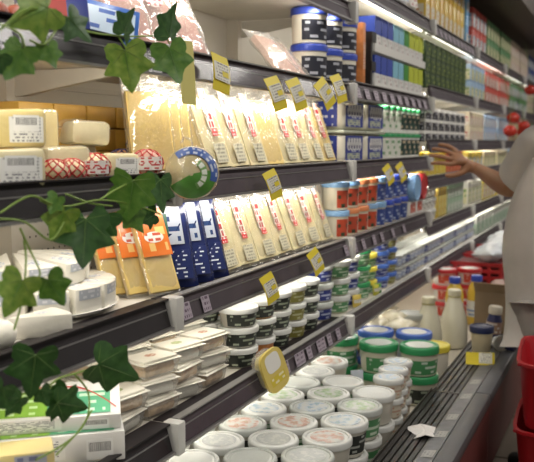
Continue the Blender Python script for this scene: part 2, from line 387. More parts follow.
def box_item(name, label, cat, loc, sx, sy, sz, m, bev=.004, rot=(0, 0, 0), group=None, prints=()):
    """prints: (face, mat, u0,u1,v0,v1) with face 'f' (-y), 'l' (-x), 't' (+z)"""
    th = thing(name, label, cat, loc, rot, group)
    obj('pack', rbox(sx, sy, sz, bev, m), th)
    for k, (fc, pm, u0, u1, v0, v1) in enumerate(prints):
        e = .0009+.0004*k
        def f():
            if fc == 'f': p = [(-sx/2+u0*sx, -sy/2-e, v0*sz), (-sx/2+u1*sx, -sy/2-e, v0*sz), (-sx/2+u1*sx, -sy/2-e, v1*sz), (-sx/2+u0*sx, -sy/2-e, v1*sz)]
            elif fc == 'l': p = [(-sx/2-e, sy/2-u0*sy, v0*sz), (-sx/2-e, sy/2-u1*sy, v0*sz), (-sx/2-e, sy/2-u1*sy, v1*sz), (-sx/2-e, sy/2-u0*sy, v1*sz)]
            else: p = [(-sx/2+u0*sx, -sy/2+v0*sy, sz+e), (-sx/2+u1*sx, -sy/2+v0*sy, sz+e), (-sx/2+u1*sx, -sy/2+v1*sy, sz+e), (-sx/2+u0*sx, -sy/2+v1*sy, sz+e)]
            return MB().quad(p).mesh('print', pm)
        obj('print', cached(('bp', sx, sy, sz, fc, pm.name, u0, u1, v0, v1, k), f), th)
    return th
def price_tag(label, x, z, y=.968, roll=0, w=.052, h=.088, lean=0, yaw=0):
    """yellow shelf ticket: bent card with white price field"""
    t = thing('price_tag', label, 'price tag', (x, y, z), (R(lean), R(roll), R(yaw)), 'yellow shelf price tags')
    def f():
        mb = MB(); zs = [0, .25*h, .6*h, h]; ys = [0, -.004, -.004, .004]; n = len(zs)
        vs = [(-w/2, ys[i], -zs[i]) for i in range(n)]+[(w/2, ys[i], -zs[i]) for i in range(n)]
        vs += [(v[0], v[1]+.0012, v[2]) for v in vs]
        fs = []
        for i in range(n-1):
            fs += [(i, i+1, n+i+1, n+i), (2*n+i, 3*n+i, 3*n+i+1, 2*n+i+1), (i, 2*n+i, 2*n+i+1, i+1), (n+i, n+i+1, 3*n+i+1, 3*n+i)]
        fs += [(0, n, 3*n, 2*n), (n-1, 3*n-1, 4*n-1, 2*n-1)]
        return mb.add(vs, fs).mesh('card', YEL)
    obj('card', cached(('card', w, h), f), t)
    obj('price_print', panel(w*.9, h*.5, -.0046, 0, -h*.74, TAGW), t)
    obj('price_box', panel(w*.38, h*.15, -.0050, w*.2, -h*.60, YEL), t)
    return t
# ------------------------------------------------------------------ shelf B: sliced cheese packs in the second section
YB = 1.04
n = 8
for i in range(n):
    x = 2.02+i*.129
    cheese_pack(f'sliced cheese pack with red script, {ORD[i]} along the upper row from the ball cheese', (x, YB+.02+.004*(i % 2), ZB+.003), .146, .283, 19, rnd.uniform(-5, 3), CHEESE if i in (3, 7) else CHEESEP, i not in (3,), .02, rnd.uniform(-2, 2), 'sliced cheese packs on the upper cheese shelf')
for i in range(5):
    x = 1.74+i*.055
    cheese_pack(f'plain yellow cheese slab in film, {ORD[i]} of those behind the ball cheese', (x, 1.105+.004*i, ZB+.003), .13, .272, 17, -40, CHEESE, False, .026, 0, 'plain cheese slabs behind the ball cheese')
# behind: second row of packs to fill the depth
for i in range(8):
    cheese_pack(f'sliced cheese pack in the rear upper row, {ORD[i]} from the ball cheese', (2.02+i*.13, 1.19, ZB+.003), .135, .235, 18, rnd.uniform(-4, 4), CHEESEP, False, .022, 0, 'rear sliced cheese packs on the upper cheese shelf')
# shelf C packs
for i in range(7):
    x = 2.07+i*.138
    cheese_pack(f'sliced cheese pack with red badge, {ORD[i]} along the lower row from the blue packs', (x, YB+.02+.004*(i % 2), ZC+.003), .15, .250, 20, rnd.uniform(-5, 4), CHEESEP, True, .02, rnd.uniform(-2, 2), 'sliced cheese packs on the lower cheese shelf')
for i in range(6):
    cheese_pack(f'sliced cheese pack in the rear lower row, {ORD[i]} from the blue packs', (2.06+i*.14, 1.20, ZC+.003), .135, .225, 18, rnd.uniform(-4, 4), CHEESEP, False, .022, 0, 'rear sliced cheese packs on the lower cheese shelf')
# deep-yellow cheese bricks at the back of shelf B, nearest section
for i in range(5):
    for k in range(3):
        box_item('cheese_brick', f'long deep-yellow cheese brick at the back, {ORD[i]} of its {("bottom","middle","top")[k]} layer', 'cheese', (1.58+i*.135, 1.42, ZB+.001+k*.062), .128, .16, .06, CHEESEO, .006, group='deep-yellow cheese bricks at the back of the shelf', rot=(0, 0, R(rnd.uniform(-3, 3))))
# orange pack and blue packs at section joint on shelf C
ORANGE = printed('orange_print', (.80, .20, .03), (.85, .55, .2), 3, 4, .55, rough=.3)
BLUEW = printed('blue_white_print', (.014, .024, .11), (.7, .74, .8), 7, 7, .56, .35, .7, rough=.3)
for i in range(3):
    th = thing('cheese_slice_pack', f'orange-topped yellow cheese slice pack, {ORD[i]} of three beside the blue packs', 'cheese', (1.645+.036*i, 1.145-.042*i, ZC+.003), (R(-25), 0, R(-22)), 'orange cheese slice packs')
    obj('slices', cached('osl', lambda: MB().box(-.045, .045, -.008, .008, .008, .21).mesh('slices', CHEESE, 30, .003)), th)
    obj('film', pillow(.10, .235, .024, FILM, 8, 10, 5, .12), th)
    obj('printed_film', panel(.09, .13, -.0165, 0, .10, ORANGE), th)
    obj('emblem', cached('oem', lambda: MB().disc(.03, 0, 18, sy=.5).mesh('emblem', printed('emblem_print', (.85, .8, .75), (.6, .1, .05), 2, 5, .45))), th, (.0, -.0176, .15), (R(90), 0, 0))
for i in range(3):
    th = thing('blue_cheese_pack', f'navy and white wrapped cheese pack, {ORD[i]} of three between orange packs and sliced cheese', 'cheese', (1.80+.085*i, 1.088-.006*i, ZC+.003), (R(-20), 0, R(-34+4*i)), 'navy and white cheese packs')
    obj('bag', pillow(.15, .24, .036, mat('navy_film', (.014, .022, .09), .22, bump=.3, bscale=30), 8, 10, 3.5, .15), th)
    obj('front_panel', panel(.105, .11, -.0195, -.008, .115, printed('navy_front', (.46, .50, .58), (.03, .06, .16), 4, 4, .56, rough=.25)), th)
    obj('print', panel(.11, .08, -.0192, 0, .02, BLUEW), th)
    obj('green_mark', panel(.022, .06, -.0199, -.008, .14, mat('dark_green_mark', (.01, .09, .05), .4)), th)
# ------------------------------------------------------------------ shelf B left: wrapped cheese pieces
WRAP = mat('wrapped_cheese', (.70, .57, .25), .3, bump=.25, bscale=35, var=.08, coat=.3)
WRAPP = mat('wrapped_white_cheese', (.74, .66, .42), .3, bump=.25, bscale=35, var=.06, coat=.3)
def chunk(label, px, py, Y, z, sx, sy, sz, yaw, m, lab='f', tilt=(0, 0)):
    p = at_y(px, py, Y)
    th = box_item('cheese_chunk', label, 'cheese', (p.x, Y, z), sx, sy, sz, m, .012, (R(tilt[0]), R(tilt[1]), R(yaw)), 'wrapped cheese chunks', [(lab, PAPERP, .3, .94, .14, .8), (lab, BAR, .38, .86, .42, .84)] if lab else [])
    pk = th.children[0]; me = pk.data.copy(); r3 = random.Random(int(px*7+py))
    tx, ty, tz_ = r3.uniform(.72, .95), r3.uniform(.6, .9), r3.uniform(-.18, .18)
    for v in me.vertices:
        k = max(0, min(1, v.co.z/sz)); back = max(0, v.co.y/(sy/2))
        v.co.x *= 1-(1-tx)*k*back; v.co.y -= (1-ty)*k*max(0, v.co.y); v.co.z *= 1+tz_*(v.co.x/sx)*(1 if not lab else .4)
    pk.data = me
    if not lab: obj('film', rbox(round(sx+.004, 4), round(sy+.004, 4), round(sz+.003, 4), .014, FILM), th)
    return th
chunk('large wrapped cheese chunk with bar code, upper one at the near end of the shelf', 18, 150, 1.11, ZB+.075, .10, .09, .075, -42, WRAP, 'f')
chunk('pale cheese chunk with printed label, lying lowest at the near end of the shelf', 10, 170, 1.075, ZB+.001, .12, .10, .072, -42, WRAPP, 'f')
chunk('upright yellow cheese chunk without label behind the bar-coded pieces', 36, 150, 1.20, ZB+.001, .09, .07, .155, -40, WRAP, None)
chunk('pale yellow cheese chunk under the tilted white one', 62, 165, 1.14, ZB+.001, .10, .09, .075, -30, WRAPP, None)
chunk('tilted white cheese chunk on top, between the red nets and the yellow bricks', 83, 140, 1.17, ZB+.079, .10, .08, .055, -24, WRAPP, None, (0, 4))
chunk('square cheese chunk with bar code beside the blue netted cheeses', 118, 165, 1.09, ZB+.001, .085, .075, .06, -38, WRAPP, 'f')
chunk('wrapped cheese chunk standing behind the red-netted cheeses', 75, 168, 1.21, ZB+.001, .09, .07, .075, -35, WRAPP, None)
# netted cheeses
REDN = mat('red_net', (.5, .02, .02), .4)
BLUN = mat('blue_net', (.05, .07, .22), .4)
def netted(label, px, py, Y, z, r, netm, cm, paper=None):
    p = at_y(px, py, Y)
    th = thing('netted_cheese', label, 'cheese', (p.x, Y, z), (0, 0, R(rnd.uniform(0, 90))), 'small cheeses in nets')
    def ball(rx, m, seg=16, rings=9):
        return MB().lathe([(rx*math.sin(math.pi*k/rings)+.0005, rx*.85*(1-math.cos(math.pi*k/rings))) for k in range(rings+1)], seg).mesh('ball', m, 60)
    obj('cheese', cached(('ball', r, cm.name), lambda: ball(r, cm)), th)
    def net():
        mb = MB(); nn = 9
        for k in range(nn):
            for sg in (-1, 1):
                pts = []
                for j in range(9):
                    t = math.pi*(.06+.88*j/8); a = 2*math.pi*k/nn+sg*j*.30
                    pts.append(((r+.0015)*math.sin(t)*math.cos(a), (r+.0015)*math.sin(t)*math.sin(a), r*.85*(1-math.cos(t))))
                mb.tube(pts, .0017, 4)
        return mb.mesh('net', netm)
    o = obj('net', cached(('net', r, netm.name), net), th)
    if paper: obj('paper_label', cached(('npl', r, paper.name), lambda: MB().band(r*1.04, r*1.04, r*.45, r*1.25, -45, 45, 8).mesh('paper_label', paper)), th, rot=(0, 0, R(230)-th.rotation_euler.z))
    return th
netted('small white cheese in a red net, nearest of the red-netted ones', 55, 176, 1.07, ZB+.001, .030, REDN, WRAPP)
netted('small white cheese in a red net, middle of the red-netted ones', 72, 174, 1.075, ZB+.001, .030, REDN, WRAPP)
netted('white cheese in a red net beside the square bar-coded chunk', 94, 168, 1.085, ZB+.001, .036, REDN, WRAPP, printed('net_paper', (.8, .75, .72), (.5, .05, .05), 4, 5, .5))
netted('cheese in a blue net on top, farther from the ivy', 140, 150, 1.16, ZB+.052, .034, BLUN, WRAPP, printed('net_paper_b', (.5, .55, .7), (.05, .08, .3), 4, 5, .5))
netted('cheese in a red net just before the hanging ball cheese', 147, 165, 1.09, ZB+.001, .040, REDN, mat('pink_wrap', (.62, .38, .30), .4), printed('net_paper', (.8, .75, .72), (.5, .05, .05), 4, 5, .5))
netted('cheese in a blue net behind the square bar-coded chunk', 122, 155, 1.19, ZB+.001, .04, BLUN, mat('orange_wrap', (.6, .3, .12), .4))
# the ball cheese hanging over the rail
p = at_y(192, 173, .925)
th = thing('ball_cheese', 'film-wrapped round cheese with blue and green label hanging in front of the rail', 'cheese', p, (0, 0, R(-62)))
rb = .062
def ballm(r, m, sq=.82):
    return MB().lathe([(max(.0006, r*math.sin(math.pi*k/14)), -r*sq*math.cos(math.pi*k/14)) for k in range(15)], 28).mesh('ball', m, 70)
bl = obj('cheese', ballm(rb, mat('ball_rind', (.78, .66, .36), .35, bump=.2, bscale=25, var=.08, coat=.4)), th, rot=(R(90), 0, 0))
obj('film', ballm(rb+.002, FILM), bl)
def cap(r, sq, t0, t1, a0, a1, m, off):
    mb = MB(); vs = []; uv = []; n = 16; q = 5
    for j in range(q+1):
        for k in range(n+1):
            t = R(t0+(t1-t0)*j/q); a = R(a0+(a1-a0)*k/n)
            vs.append(((r+off)*math.sin(t)*math.cos(a), (r+off)*math.sin(t)*math.sin(a), (r*sq+off)*math.cos(t))); uv.append((k/n, 1-j/q))
    return mb.add(vs, [(j*(n+1)+k, (j+1)*(n+1)+k, (j+1)*(n+1)+k+1, j*(n+1)+k+1) for j in range(q) for k in range(n)], 0, uv).mesh('label', m, 70)
lb = obj('label', cap(rb, .82, 4, 62, -150, 10, mat('ball_green', (.10, .30, .05), .3, var=.3, vscale=20), .003), bl)
obj('label_border', cap(rb, .82, 42, 66, -20, 130, printed('ball_blue', (.06, .13, .42), (.6, .65, .75), 2, 14, .5), .0035), bl)
obj('label_text', cap(rb, .82, 20, 34, -70, 60, printed('ball_text', (.2, .38, .12), (.85, .9, .8), 1, 9, .42, .1, .9), .004), bl)
obj('hook', MB().tube([(0, .0, .05), (0, .0, .07), (-.004, .015, .078), (-.02, .06, .082), (-.028, .08, .07)], .003, 6).mesh('hook', FILM2), th)
# ------------------------------------------------------------------ shelf A: cold meat and tubs
BLUEPK = mat('blue_carton', (.05, .15, .50), .3, var=.15)
for i, (px, py, Y, yaw, lean) in enumerate(((142, 45, 1.05, -25, 30), (172, 50, 1.045, -20, 26), (200, 58, 1.04, -18, 30))):
    p = at_y(px, py, Y)
    meat_pack(f'pink ham pack in shiny film, {ORD[i]} of three above the plain cheese slabs', (p.x, Y+.02, ZA+.003), .15, .25, lean, yaw, .03, 'ham packs on the upper shelf', None, i == 1)
for i, (X, Y) in enumerate(((2.53, 1.05), (2.66, 1.07))):
    meat_pack(f'bacon pack leaning back above the yellow price tags, {("nearer","farther")[i]} of two', (X, Y, ZA+.003), .14, .24, 44, -14, .03, 'bacon packs leaning back', mat('bacon', (.70, .42, .34), .35, var=.25, vscale=18), False)
p = at_y(100, 18, 1.04)
th = thing('blue_carton', 'blue and white flat carton leaning over the ivy on the top shelf', 'carton', (p.x, 1.05, ZA+.003), (R(-38), R(12), R(-48)))
obj('pack', rbox(.17, .03, .11, .003, BLUEPK), th)
obj('front_print', panel(.15, .075, -.0165, 0, .018, printed('blue_carton_print', (.55, .68, .82), (.04, .12, .45), 3, 4, .5)), th)
p = at_y(62, 10, 1.05)
th = thing('blue_carton', 'dark blue carton with red panel behind the top ivy leaf', 'carton', (p.x, 1.07, ZA+.003), (R(-20), 0, R(-40)))
obj('pack', rbox(.14, .04, .13, .003, mat('navy_carton', (.03, .05, .26), .3)), th)
obj('front_print', panel(.05, .06, -.0213, .0, .02, mat('red_panel', (.42, .04, .03), .4)), th)
for i in range(3):
    p = at_y(6+i*18, 6, 1.06)
    th = thing('sausage', f'dark red sausage in netting on the top shelf, {ORD[i]} from the picture edge', 'sausage', (p.x-.02, 1.12, ZA+.026), (0, R(90), R(50)), 'sausages on the top shelf')
    obj('body', cached('saus', lambda: MB().lathe([(.003, -.09), (.016, -.085), (.024, -.06), (.025, 0), (.024, .06), (.016, .085), (.003, .09)], 14).mesh('sausage', MEATD, 60)), th)
    obj('net', cached('sausn', lambda: (lambda mb: [mb.tube([(.0255*math.cos(.5*j+k*1.57), .0255*math.sin(.5*j+k*1.57), -.06+.012*j) for j in range(11)], .0014, 4) for k in range(4)] and mb)(MB()).mesh('net', mat('white_net', (.7, .66, .6), .5))), th)
th = thing('yellow_ticket_strip', 'long plain yellow strip hanging at the rail joint beside the ivy', 'price tag', (at_y(189, 60, .962).x, .962, ZA+.03), (0, R(3), R(-10)))
obj('strip', MB().add([(-.020, 0, -.15), (.034, 0, -.15), (.030, .004, -.07), (-.026, .004, -.07), (.024, .008, .0), (-.028, .008, .0)], [(0, 1, 2, 3), (3, 2, 4, 5)]).mesh('strip', mat('pale_yellow_strip', (.66, .60, .20), .4)), th)
# white tubs with dark labels at the end of section two on shelf A
DARKL = printed('dark_label', (.02, .022, .035), (.42, .44, .5), 3, 4, .5, .3, .7)
BLUELID = mat('blue_lid', (.035, .07, .42), .3)
for k in range(2):
    for i in range(3):
        tub('cream_cheese_tub', f'white tub with dark label and blue lid, {("lower","upper")[k]} tier, {ORD[i]} after the bacon packs', 'tub', (2.80+.175*i, 1.10, ZA+.016+k*.1305), .066, .13, YOG, BLUELID, DARKL, 'blue-lidded dark-label tubs', rnd.uniform(-.2, .2), .95, None, .02, .12, .78, 110, 232)
box_item('orange_carton', 'narrow orange carton standing at the end of the dark-label tubs', 'carton', (3.265, 1.05, 1.676), .035, .03, .27, mat('orange_card', (.62, .22, .06), .5, var=.2, vscale=30), .002, prints=[('f', printed('orange_txt', (.75, .5, .35), (.5, .1, .05), 9, 3, .45), .1, .9, .3, .7)])
# ------------------------------------------------------------------ brie plate on shelf C
pl = Vector((1.445, 1.25, ZC+.001))
plate = thing('cheese_plate', 'white oval plate holding the brie wedges', 'plate', pl)
obj('plate', MB().lathe([(.12, 0), (.165, .004), (.192, .016), (.195, .018), (.189, .018), (.165, .008), (.12, .006)], 40).mesh('plate', mat('ceramic', (.78, .77, .74), .2)), plate)
RIND = mat('brie_rind', (.80, .77, .68), .5, bump=.2, bscale=60, var=.05)
PASTE = mat('brie_paste', (.80, .72, .50), .4)
BRL = printed('brie_label', (.80, .80, .78), (.30, .36, .52), 4, 6, .5)
def wedge_mesh(Lw, ang, h, m):
    def f():
        mb = MB(); n = 6; vs = [(0, 0, 0)]+[(Lw*math.cos(R(-ang/2+ang*k/n)), Lw*math.sin(R(-ang/2+ang*k/n)), 0) for k in range(n+1)]
        c = len(vs); vs += [(x, y, h) for x, y, _ in vs]
        fs = [tuple(range(c-1, -1, -1)), tuple(range(c, 2*c))]+[(k, (k+1) % c, c+(k+1) % c, c+k) for k in range(c)]
        return mb.add(vs, fs).mesh('wedge', m, 40, .004)
    return cached(('wedge', Lw, ang, h, m.name), f)
WD = [(0, 203), (0, 232), (0, 260), (0, 288), (0, 316), (0, 344), (1, 212), (1, 244), (1, 276), (1, 308), (1, 340)]
for i, (lay, a) in enumerate(WD):
    k = i if lay == 0 else i-6
    Lw = .175 if lay == 0 else .165
    hh = .062 if lay == 0 else .05
    dist = .012 if lay == 0 else .015
    tz = .0085 if lay == 0 else .0895
    ox, oy = (0, 0) if lay == 0 else (-.03, .045)
    th = thing('brie_wedge', f'white brie wedge, {("lower","upper")[lay]} layer on the plate, {ORD[k]} towards the orange packs', 'cheese',
               (pl.x+ox+dist*math.cos(R(a)), pl.y+oy+dist*math.sin(R(a)), pl.z+tz), (0, R(0 if lay == 0 else 6), R(a)), 'brie wedges on the plate')
    obj('rind', wedge_mesh(Lw, 26 if lay == 0 else 29, hh, RIND), th)
    obj('round_label', cached(('brl', hh), lambda: MB().disc(.026, hh+.0006, 18, sy=.65, c=(.12, 0)).mesh('label', BRL)), th)
    obj('strip_label', cached(('brs', hh), lambda: MB().band(Lw+.001, Lw+.001, hh*.6, hh*.95, -10, 10, 6).mesh('label', printed('brie_strip', (.50, .53, .58), (.72, .73, .76), 2, 6, .5))), th)
p = at_y(32, 345, 1.06)
th = thing('brie_wedge', 'loose wrapped cheese wedge lying in front of the plate', 'cheese', (p.x-.03, 1.10, ZC+.001), (0, 0, R(-25)))
obj('rind', wedge_mesh(.13, 40, .045, RIND), th); obj('round_label', MB().disc(.016, .046, 18, sy=.6, c=(.075, 0)).mesh('label', BRL), th)
p = at_y(2, 338, 1.06)
th = thing('cheese_ball', 'small white cheese ball at the picture edge before the plate', 'cheese', (p.x-.01, 1.06, ZC+.001)); obj('cheese', MB().lathe([(max(.0005, .035*math.sin(math.pi*k/10)), .03*(1-math.cos(math.pi*k/10))) for k in range(11)], 18).mesh('ball', RIND, 70), th)
# paper sheet with red print under the plate
tag(obj('paper_liner', MB().box(-.30, .30, -.2, .2, 0, .0006).mesh('paper_liner', mat('liner_paper', (.70, .66, .60), .6, var=.1)), None, (1.33, 1.25, ZC+.0003)), 'white paper liner under the brie plate', 'paper')
# ------------------------------------------------------------------ shelf D near: flat boxes and clamshells
GREENT = printed('green_box_top', (.25, .48, .06), (.55, .75, .40), 4, 7, .55, .3, .7)
TEALT = printed('teal_box_top', (.10, .40, .22), (.6, .8, .6), 3, 8, .5, .3, .7)
REDLINE = mat('red_line', (.55, .03, .03), .4)
CARDW = mat('white_card', (.74, .73, .70), .45)
def flat_box(label, loc, yaw, h, tilt=0):
    th = box_item('flat_box', label, 'box', loc, .32, .16, h, CARDW, .003, (R(tilt), 0, R(yaw)), 'flat green and white boxes', [('f', PAPERP, .05, .6, .2, .85), ('f', BAR, .74, .92, .1, .8), ('t', GREENT, .02, .5, .05, .72), ('t', TEALT, .5, .93, .05, .66)])
    vs = []; fs = []; n = 14
    for k in range(n+1):
        u = k/n; x = -.155+.305*u; y = .035+.015*math.sin(math.pi*u)-(.09*max(0, u-.7)**1.5*6 if u > .7 else 0)
        vs += [(x, y, h+.0022), (x, y+.006, h+.0022)]
        if k: fs.append((2*k-2, 2*k, 2*k+1, 2*k-1))
    obj('red_line', cached(('redline', h), lambda: MB().add(vs, fs).mesh('red_line', REDLINE)), th)
    return th
flat_box('white flat box with bar code, under the green-topped one', (1.385, 1.165, ZD+.001), -51, .066)
flat_box('green-topped flat box lying on another white box behind the low ivy', (1.40, 1.18, ZD+.085), -54, .036, 12)
p = at_y(20, 455, 1.02)
th = thing('butter_pack', 'yellow wrapped butter pack with blue flower print at the low picture corner', 'butter', (1.17, 1.075, ZD+.001), (0, 0, R(-47)))
obj('pack', rbox(.15, .08, .105, .006, mat('butter_yellow', (.70, .58, .26), .4, bump=.1)), th)
obj('print', panel(.06, .05, -.041, .03, .05, printed('flower_print', (.45, .47, .55), (.2, .22, .35), 3, 4, .45)), th)
CLAM = clear('clamshell_plastic', (.98, .98, .96), .22, .1, .3, 25, .16)
FILL1 = mat('feta_fill', (.80, .77, .68), .5, bump=.3, bscale=60, var=.08)
FILL2 = mat('pastry_fill', (.70, .50, .30), .5, bump=.5, bscale=60, var=.25, vscale=40)
LABG = printed('oval_green', (.45, .50, .25), (.25, .3, .1), 3, 4, .5)
LABB = printed('oval_brown', (.42, .20, .12), (.7, .6, .5), 3, 4, .5)
def clamshell(label, loc, yaw, fill, oval, tilt=(0, 0), sx=.135, sy=.10, sz=.05):
    th = thing('plastic_box', label, 'plastic box', loc, (R(tilt[0]), R(tilt[1]), R(yaw)), 'clear plastic boxes of soft cheese')
    def tray():
        mb = MB(); mb.add([(sgx*sx/2*k, sgy*sy/2*k, z) for z, k in ((0, .84), (sz*.8, .97)) for sgx, sgy in ((-1, -1), (1, -1), (1, 1), (-1, 1))],
                          [(3, 2, 1, 0), (4, 5, 6, 7), (0, 1, 5, 4), (1, 2, 6, 5), (2, 3, 7, 6), (3, 0, 4, 7)]); return mb.mesh('tray', CLAM, 40, .008)
    obj('tray', cached(('ctray', sx, sy, sz), tray), th)
    obj('filling', cached(('cfill', sx, sy, sz, fill.name), lambda: MB().box(-sx*.40, sx*.40, -sy*.40, sy*.40, .004, sz*.74).mesh('filling', fill, 40, .012)), th)
    ld = obj('lid', cached(('clid', sx, sy, sz), lambda: MB().box(-sx/2, sx/2, -sy/2, sy/2, sz*.80, sz*.86).box(-sx*.42, sx*.42, -sy*.42, sy*.42, sz*.86, sz).mesh('lid', mat('clamshell_lid', (.74, .71, .62), .3, bump=.1, bscale=40), 40, .004)), th)
    if oval: obj('oval_label', cached(('cov', sz, oval.name), lambda: MB().disc(.018, sz+.0006, 18, sy=.7).mesh('label', oval)), ld)
    return th
n = 0
for r, (Y, xs) in enumerate(((1.112, ((1.56, 2), (1.71, 3), (1.85, 3), (2.0, 3))), (1.245, ((1.50, 2), (1.65, 3), (1.80, 4), (1.96, 4), (2.11, 4))), (1.36, ((1.60, 4), (1.76, 4), (1.92, 5), (2.07, 4))))):
    for c, (X, nt) in enumerate(xs):
        for k in range(nt):
            last = k == nt-1
            clamshell(f'white-lidded plastic box, {("front","middle","rear")[r]} row, {ORD[c]} pile from the ivy, {ORD[k]} from bottom', (X+rnd.uniform(-.008, .008), Y+rnd.uniform(-.004, .004), ZD+.001+k*.0505), rnd.uniform(-14, 8)-6,
                      (FILL1, FILL2)[(c+k) % 2], (LABG, LABB)[(c+r) % 2] if last else None)
# tilted box and yellow oval pack on the rail
th = thing('oval_pack', 'yellow and white rounded pack leaning over the lower price rail', 'butter', (2.185, .948, ZD-.05), (R(-10), R(-18), R(-14)))
def oval_slab(w_, h_, y0, y1, m):
    n = 28; o_ = [(w_/2*math.copysign(abs(math.cos(a))**.55, math.cos(a)), h_/2+h_/2*math.copysign(abs(math.sin(a))**.55, math.sin(a))) for a in [2*math.pi*k/n for k in range(n)]]
    vs = [(x, y0, z) for x, z in o_]+[(x, y1, z) for x, z in o_]
    return MB().add(vs, [tuple(range(n)), tuple(range(2*n-1, n-1, -1))]+[(k, n+k, n+(k+1) % n, (k+1) % n) for k in range(n)]).mesh('slab', m, 50)
obj('tray', oval_slab(.098, .122, .0, .034, CLAM), th, (0, 0, .004)); obj('filling', oval_slab(.085, .105, .004, .028, mat('butter_fill', (.70, .60, .25), .4)), th, (0, 0, .012))
obj('lid', oval_slab(.106, .13, -.010, .0, mat('oval_lid_yellow', (.68, .54, .14), .3)), th)
obj('print', oval_slab(.066, .058, -.0112, -.0102, printed('oval_print', (.80, .79, .74), (.1, .1, .1), 2, 5, .5)), th, (0, 0, .062))
obj('lower_print', panel(.07, .028, -.0108, 0, .022, printed('oval_print_low', (.66, .52, .05), (.82, .76, .5), 2, 4, .5)), th)
# ------------------------------------------------------------------ shelf D: stacked tubs in section two
TUBC = mat('clear_tub', (.55, .52, .46), .2)
L_BLK = printed('black_label', (.03, .035, .03), (.35, .4, .3), 3, 5, .55)
L_ORG = mat('orange_salad', (.62, .24, .07), .35, var=.3, vscale=60)
L_OLV = printed('olive_label', (.24, .22, .05), (.5, .5, .3), 3, 5, .55)
L_GRN = printed('green_label', (.10, .28, .12), (.6, .7, .55), 3, 5, .5)
L_NVY = printed('navy_label', (.03, .045, .22), (.5, .55, .7), 3, 5, .55)
L_RED = printed('red_label', (.50, .06, .03), (.75, .6, .5), 3, 5, .55)
TUBO = mat('orange_spread_tub', (.62, .34, .14), .3, var=.1); TUBG = mat('pale_green_tub', (.50, .54, .38), .3)
cols = [(2.215, TUBC, L_BLK), (2.352, TUBO, L_BLK), (2.489, TUBC, L_BLK), (2.626, TUBC, L_OLV), (2.763, TUBC, L_BLK)]
for r in range(2):
    for i, (X, bm, lb) in enumerate(cols):
        for k in range(3 if r == 0 else 3):
            tub('spread_tub', f'white-lidded salad tub, {("front","rear")[r]} row, {ORD[i]} stack past oval pack, {ORD[k]} from bottom', 'tub', (X+rnd.uniform(-.004, .004), 1.105+.134*r, ZD+.001+k*.0635), .061, .063, bm if k != 1 or i != 1 else TUBC, LIDW, lb if k else (L_BLK, L_ORG, L_BLK, L_OLV, L_BLK)[i], 'stacked salad tubs', rnd.uniform(-.2, .2), .86, None, .011, .1, .85, 120, 225+rnd.uniform(-12, 12))
# shelf D: large tubs, third section
LIDB = mat('blue_lid_b', (.06, .14, .48), .3); LIDG = mat('green_lid', (.03, .26, .09), .3); LIDY = mat('yellow_lid_b', (.70, .60, .06), .35); LIDLB = mat('light_blue_lid', (.25, .45, .72), .3); LIDR = mat('red_lid', (.50, .025, .03), .3); LIDO = mat('orange_lid', (.72, .26, .10), .35)
big = [(2.93, 1.115, 3, .066, .075, LIDF, TUBC, L_NVY, 'clear-lidded tub with navy label'), (3.10, 1.10, 3, .064, .072, LIDW, TUBG, L_GRN, 'white-lidded tub with green label'),
       (3.25, 1.11, 3, .066, .072, LIDW, WHITE, L_NVY, 'white-lidded tub with blue label'), (3.41, 1.11, 3, .066, .075, LIDG, WHITE, L_GRN, 'green-lidded white tub'),
       (3.56, 1.12, 4, .062, .062, LIDY, WHITE, L_GRN, 'yellow-lidded tub'), (3.70, 1.10, 4, .06, .06, LIDB, YOG, L_NVY, 'blue-lidded tub with navy label'), (3.84, 1.10, 4, .06, .06, LIDB, YOG, L_OLV, 'blue-lidded tub with olive label')]
for r in range(2):
    for i, (X, Y, nt, rr_, hh, ld, bm, lb, desc) in enumerate(big):
        for k in range(nt-(1 if r == 0 and i in (4,) else 0)+(1 if r == 1 and i < 3 else 0)):
            tub('dip_tub', f'{desc}, {("front","rear")[r]} stack on lowest shelf, {ORD[k]} from bottom', 'tub', (X, Y+.145*r, ZD+.001+k*(hh+.0005)), rr_, hh, bm, ld, lb, 'stacked dip tubs on the lowest shelf', rnd.uniform(-.2, .2), .86, None, .014, .12, .8, 130, 222)
# bags of herbs at the tub stacks
for i, (px, py) in enumerate(((356, 290), (354, 318), (374, 306), (376, 320))):
    p = at_y(px, py, 1.045)
    th = thing('dip_sachet', f'small {("yellow","yellow","yellow and green","green")[i]} sachet, {ORD[i]} standing before the dip tubs', 'sachet', (p.x, 1.035, ZD+.003), (R(-8), 0, R(-40)), 'sachets before the dip tubs')
    obj('sachet', pillow(.035, .05, .012, mat(('sach_y', 'sach_y', 'sach_yg', 'sach_g')[i], ((.65, .5, .1), (.65, .5, .1), (.45, .45, .05), (.05, .25, .05))[i], .35), 6, 6), th)
    obj('band', panel(.028, .014, -.0068, 0, .018, MATS['tag_print']), th)
# small cups to the far end of the lowest shelf
CUPM = mat('foil_cup', (.42, .42, .44), .35, .2); CUPL = printed('cup_band', (.35, .42, .60), (.75, .78, .8), 2, 5, .5)
n = 0
for i in range(26):
    for r in range(2):
        for k in range(2):
            tub('yogurt_cup', f'small silver-topped yogurt cup, {("front","rear")[r]} row, {("lower","upper")[k]} tier, {ORD[i]} past the dip tubs', 'yogurt cup', (3.96+i*.082, 1.075+.085*r, ZD+.001+k*.0655), .036, .065, CUPM if i % 7 < 5 else YOG, LIDF, CUPL if i % 5 != 2 else L_NVY, 'small yogurt cups on the lowest shelf', 0, .8, None, .006, .2, .8, 120, 215)
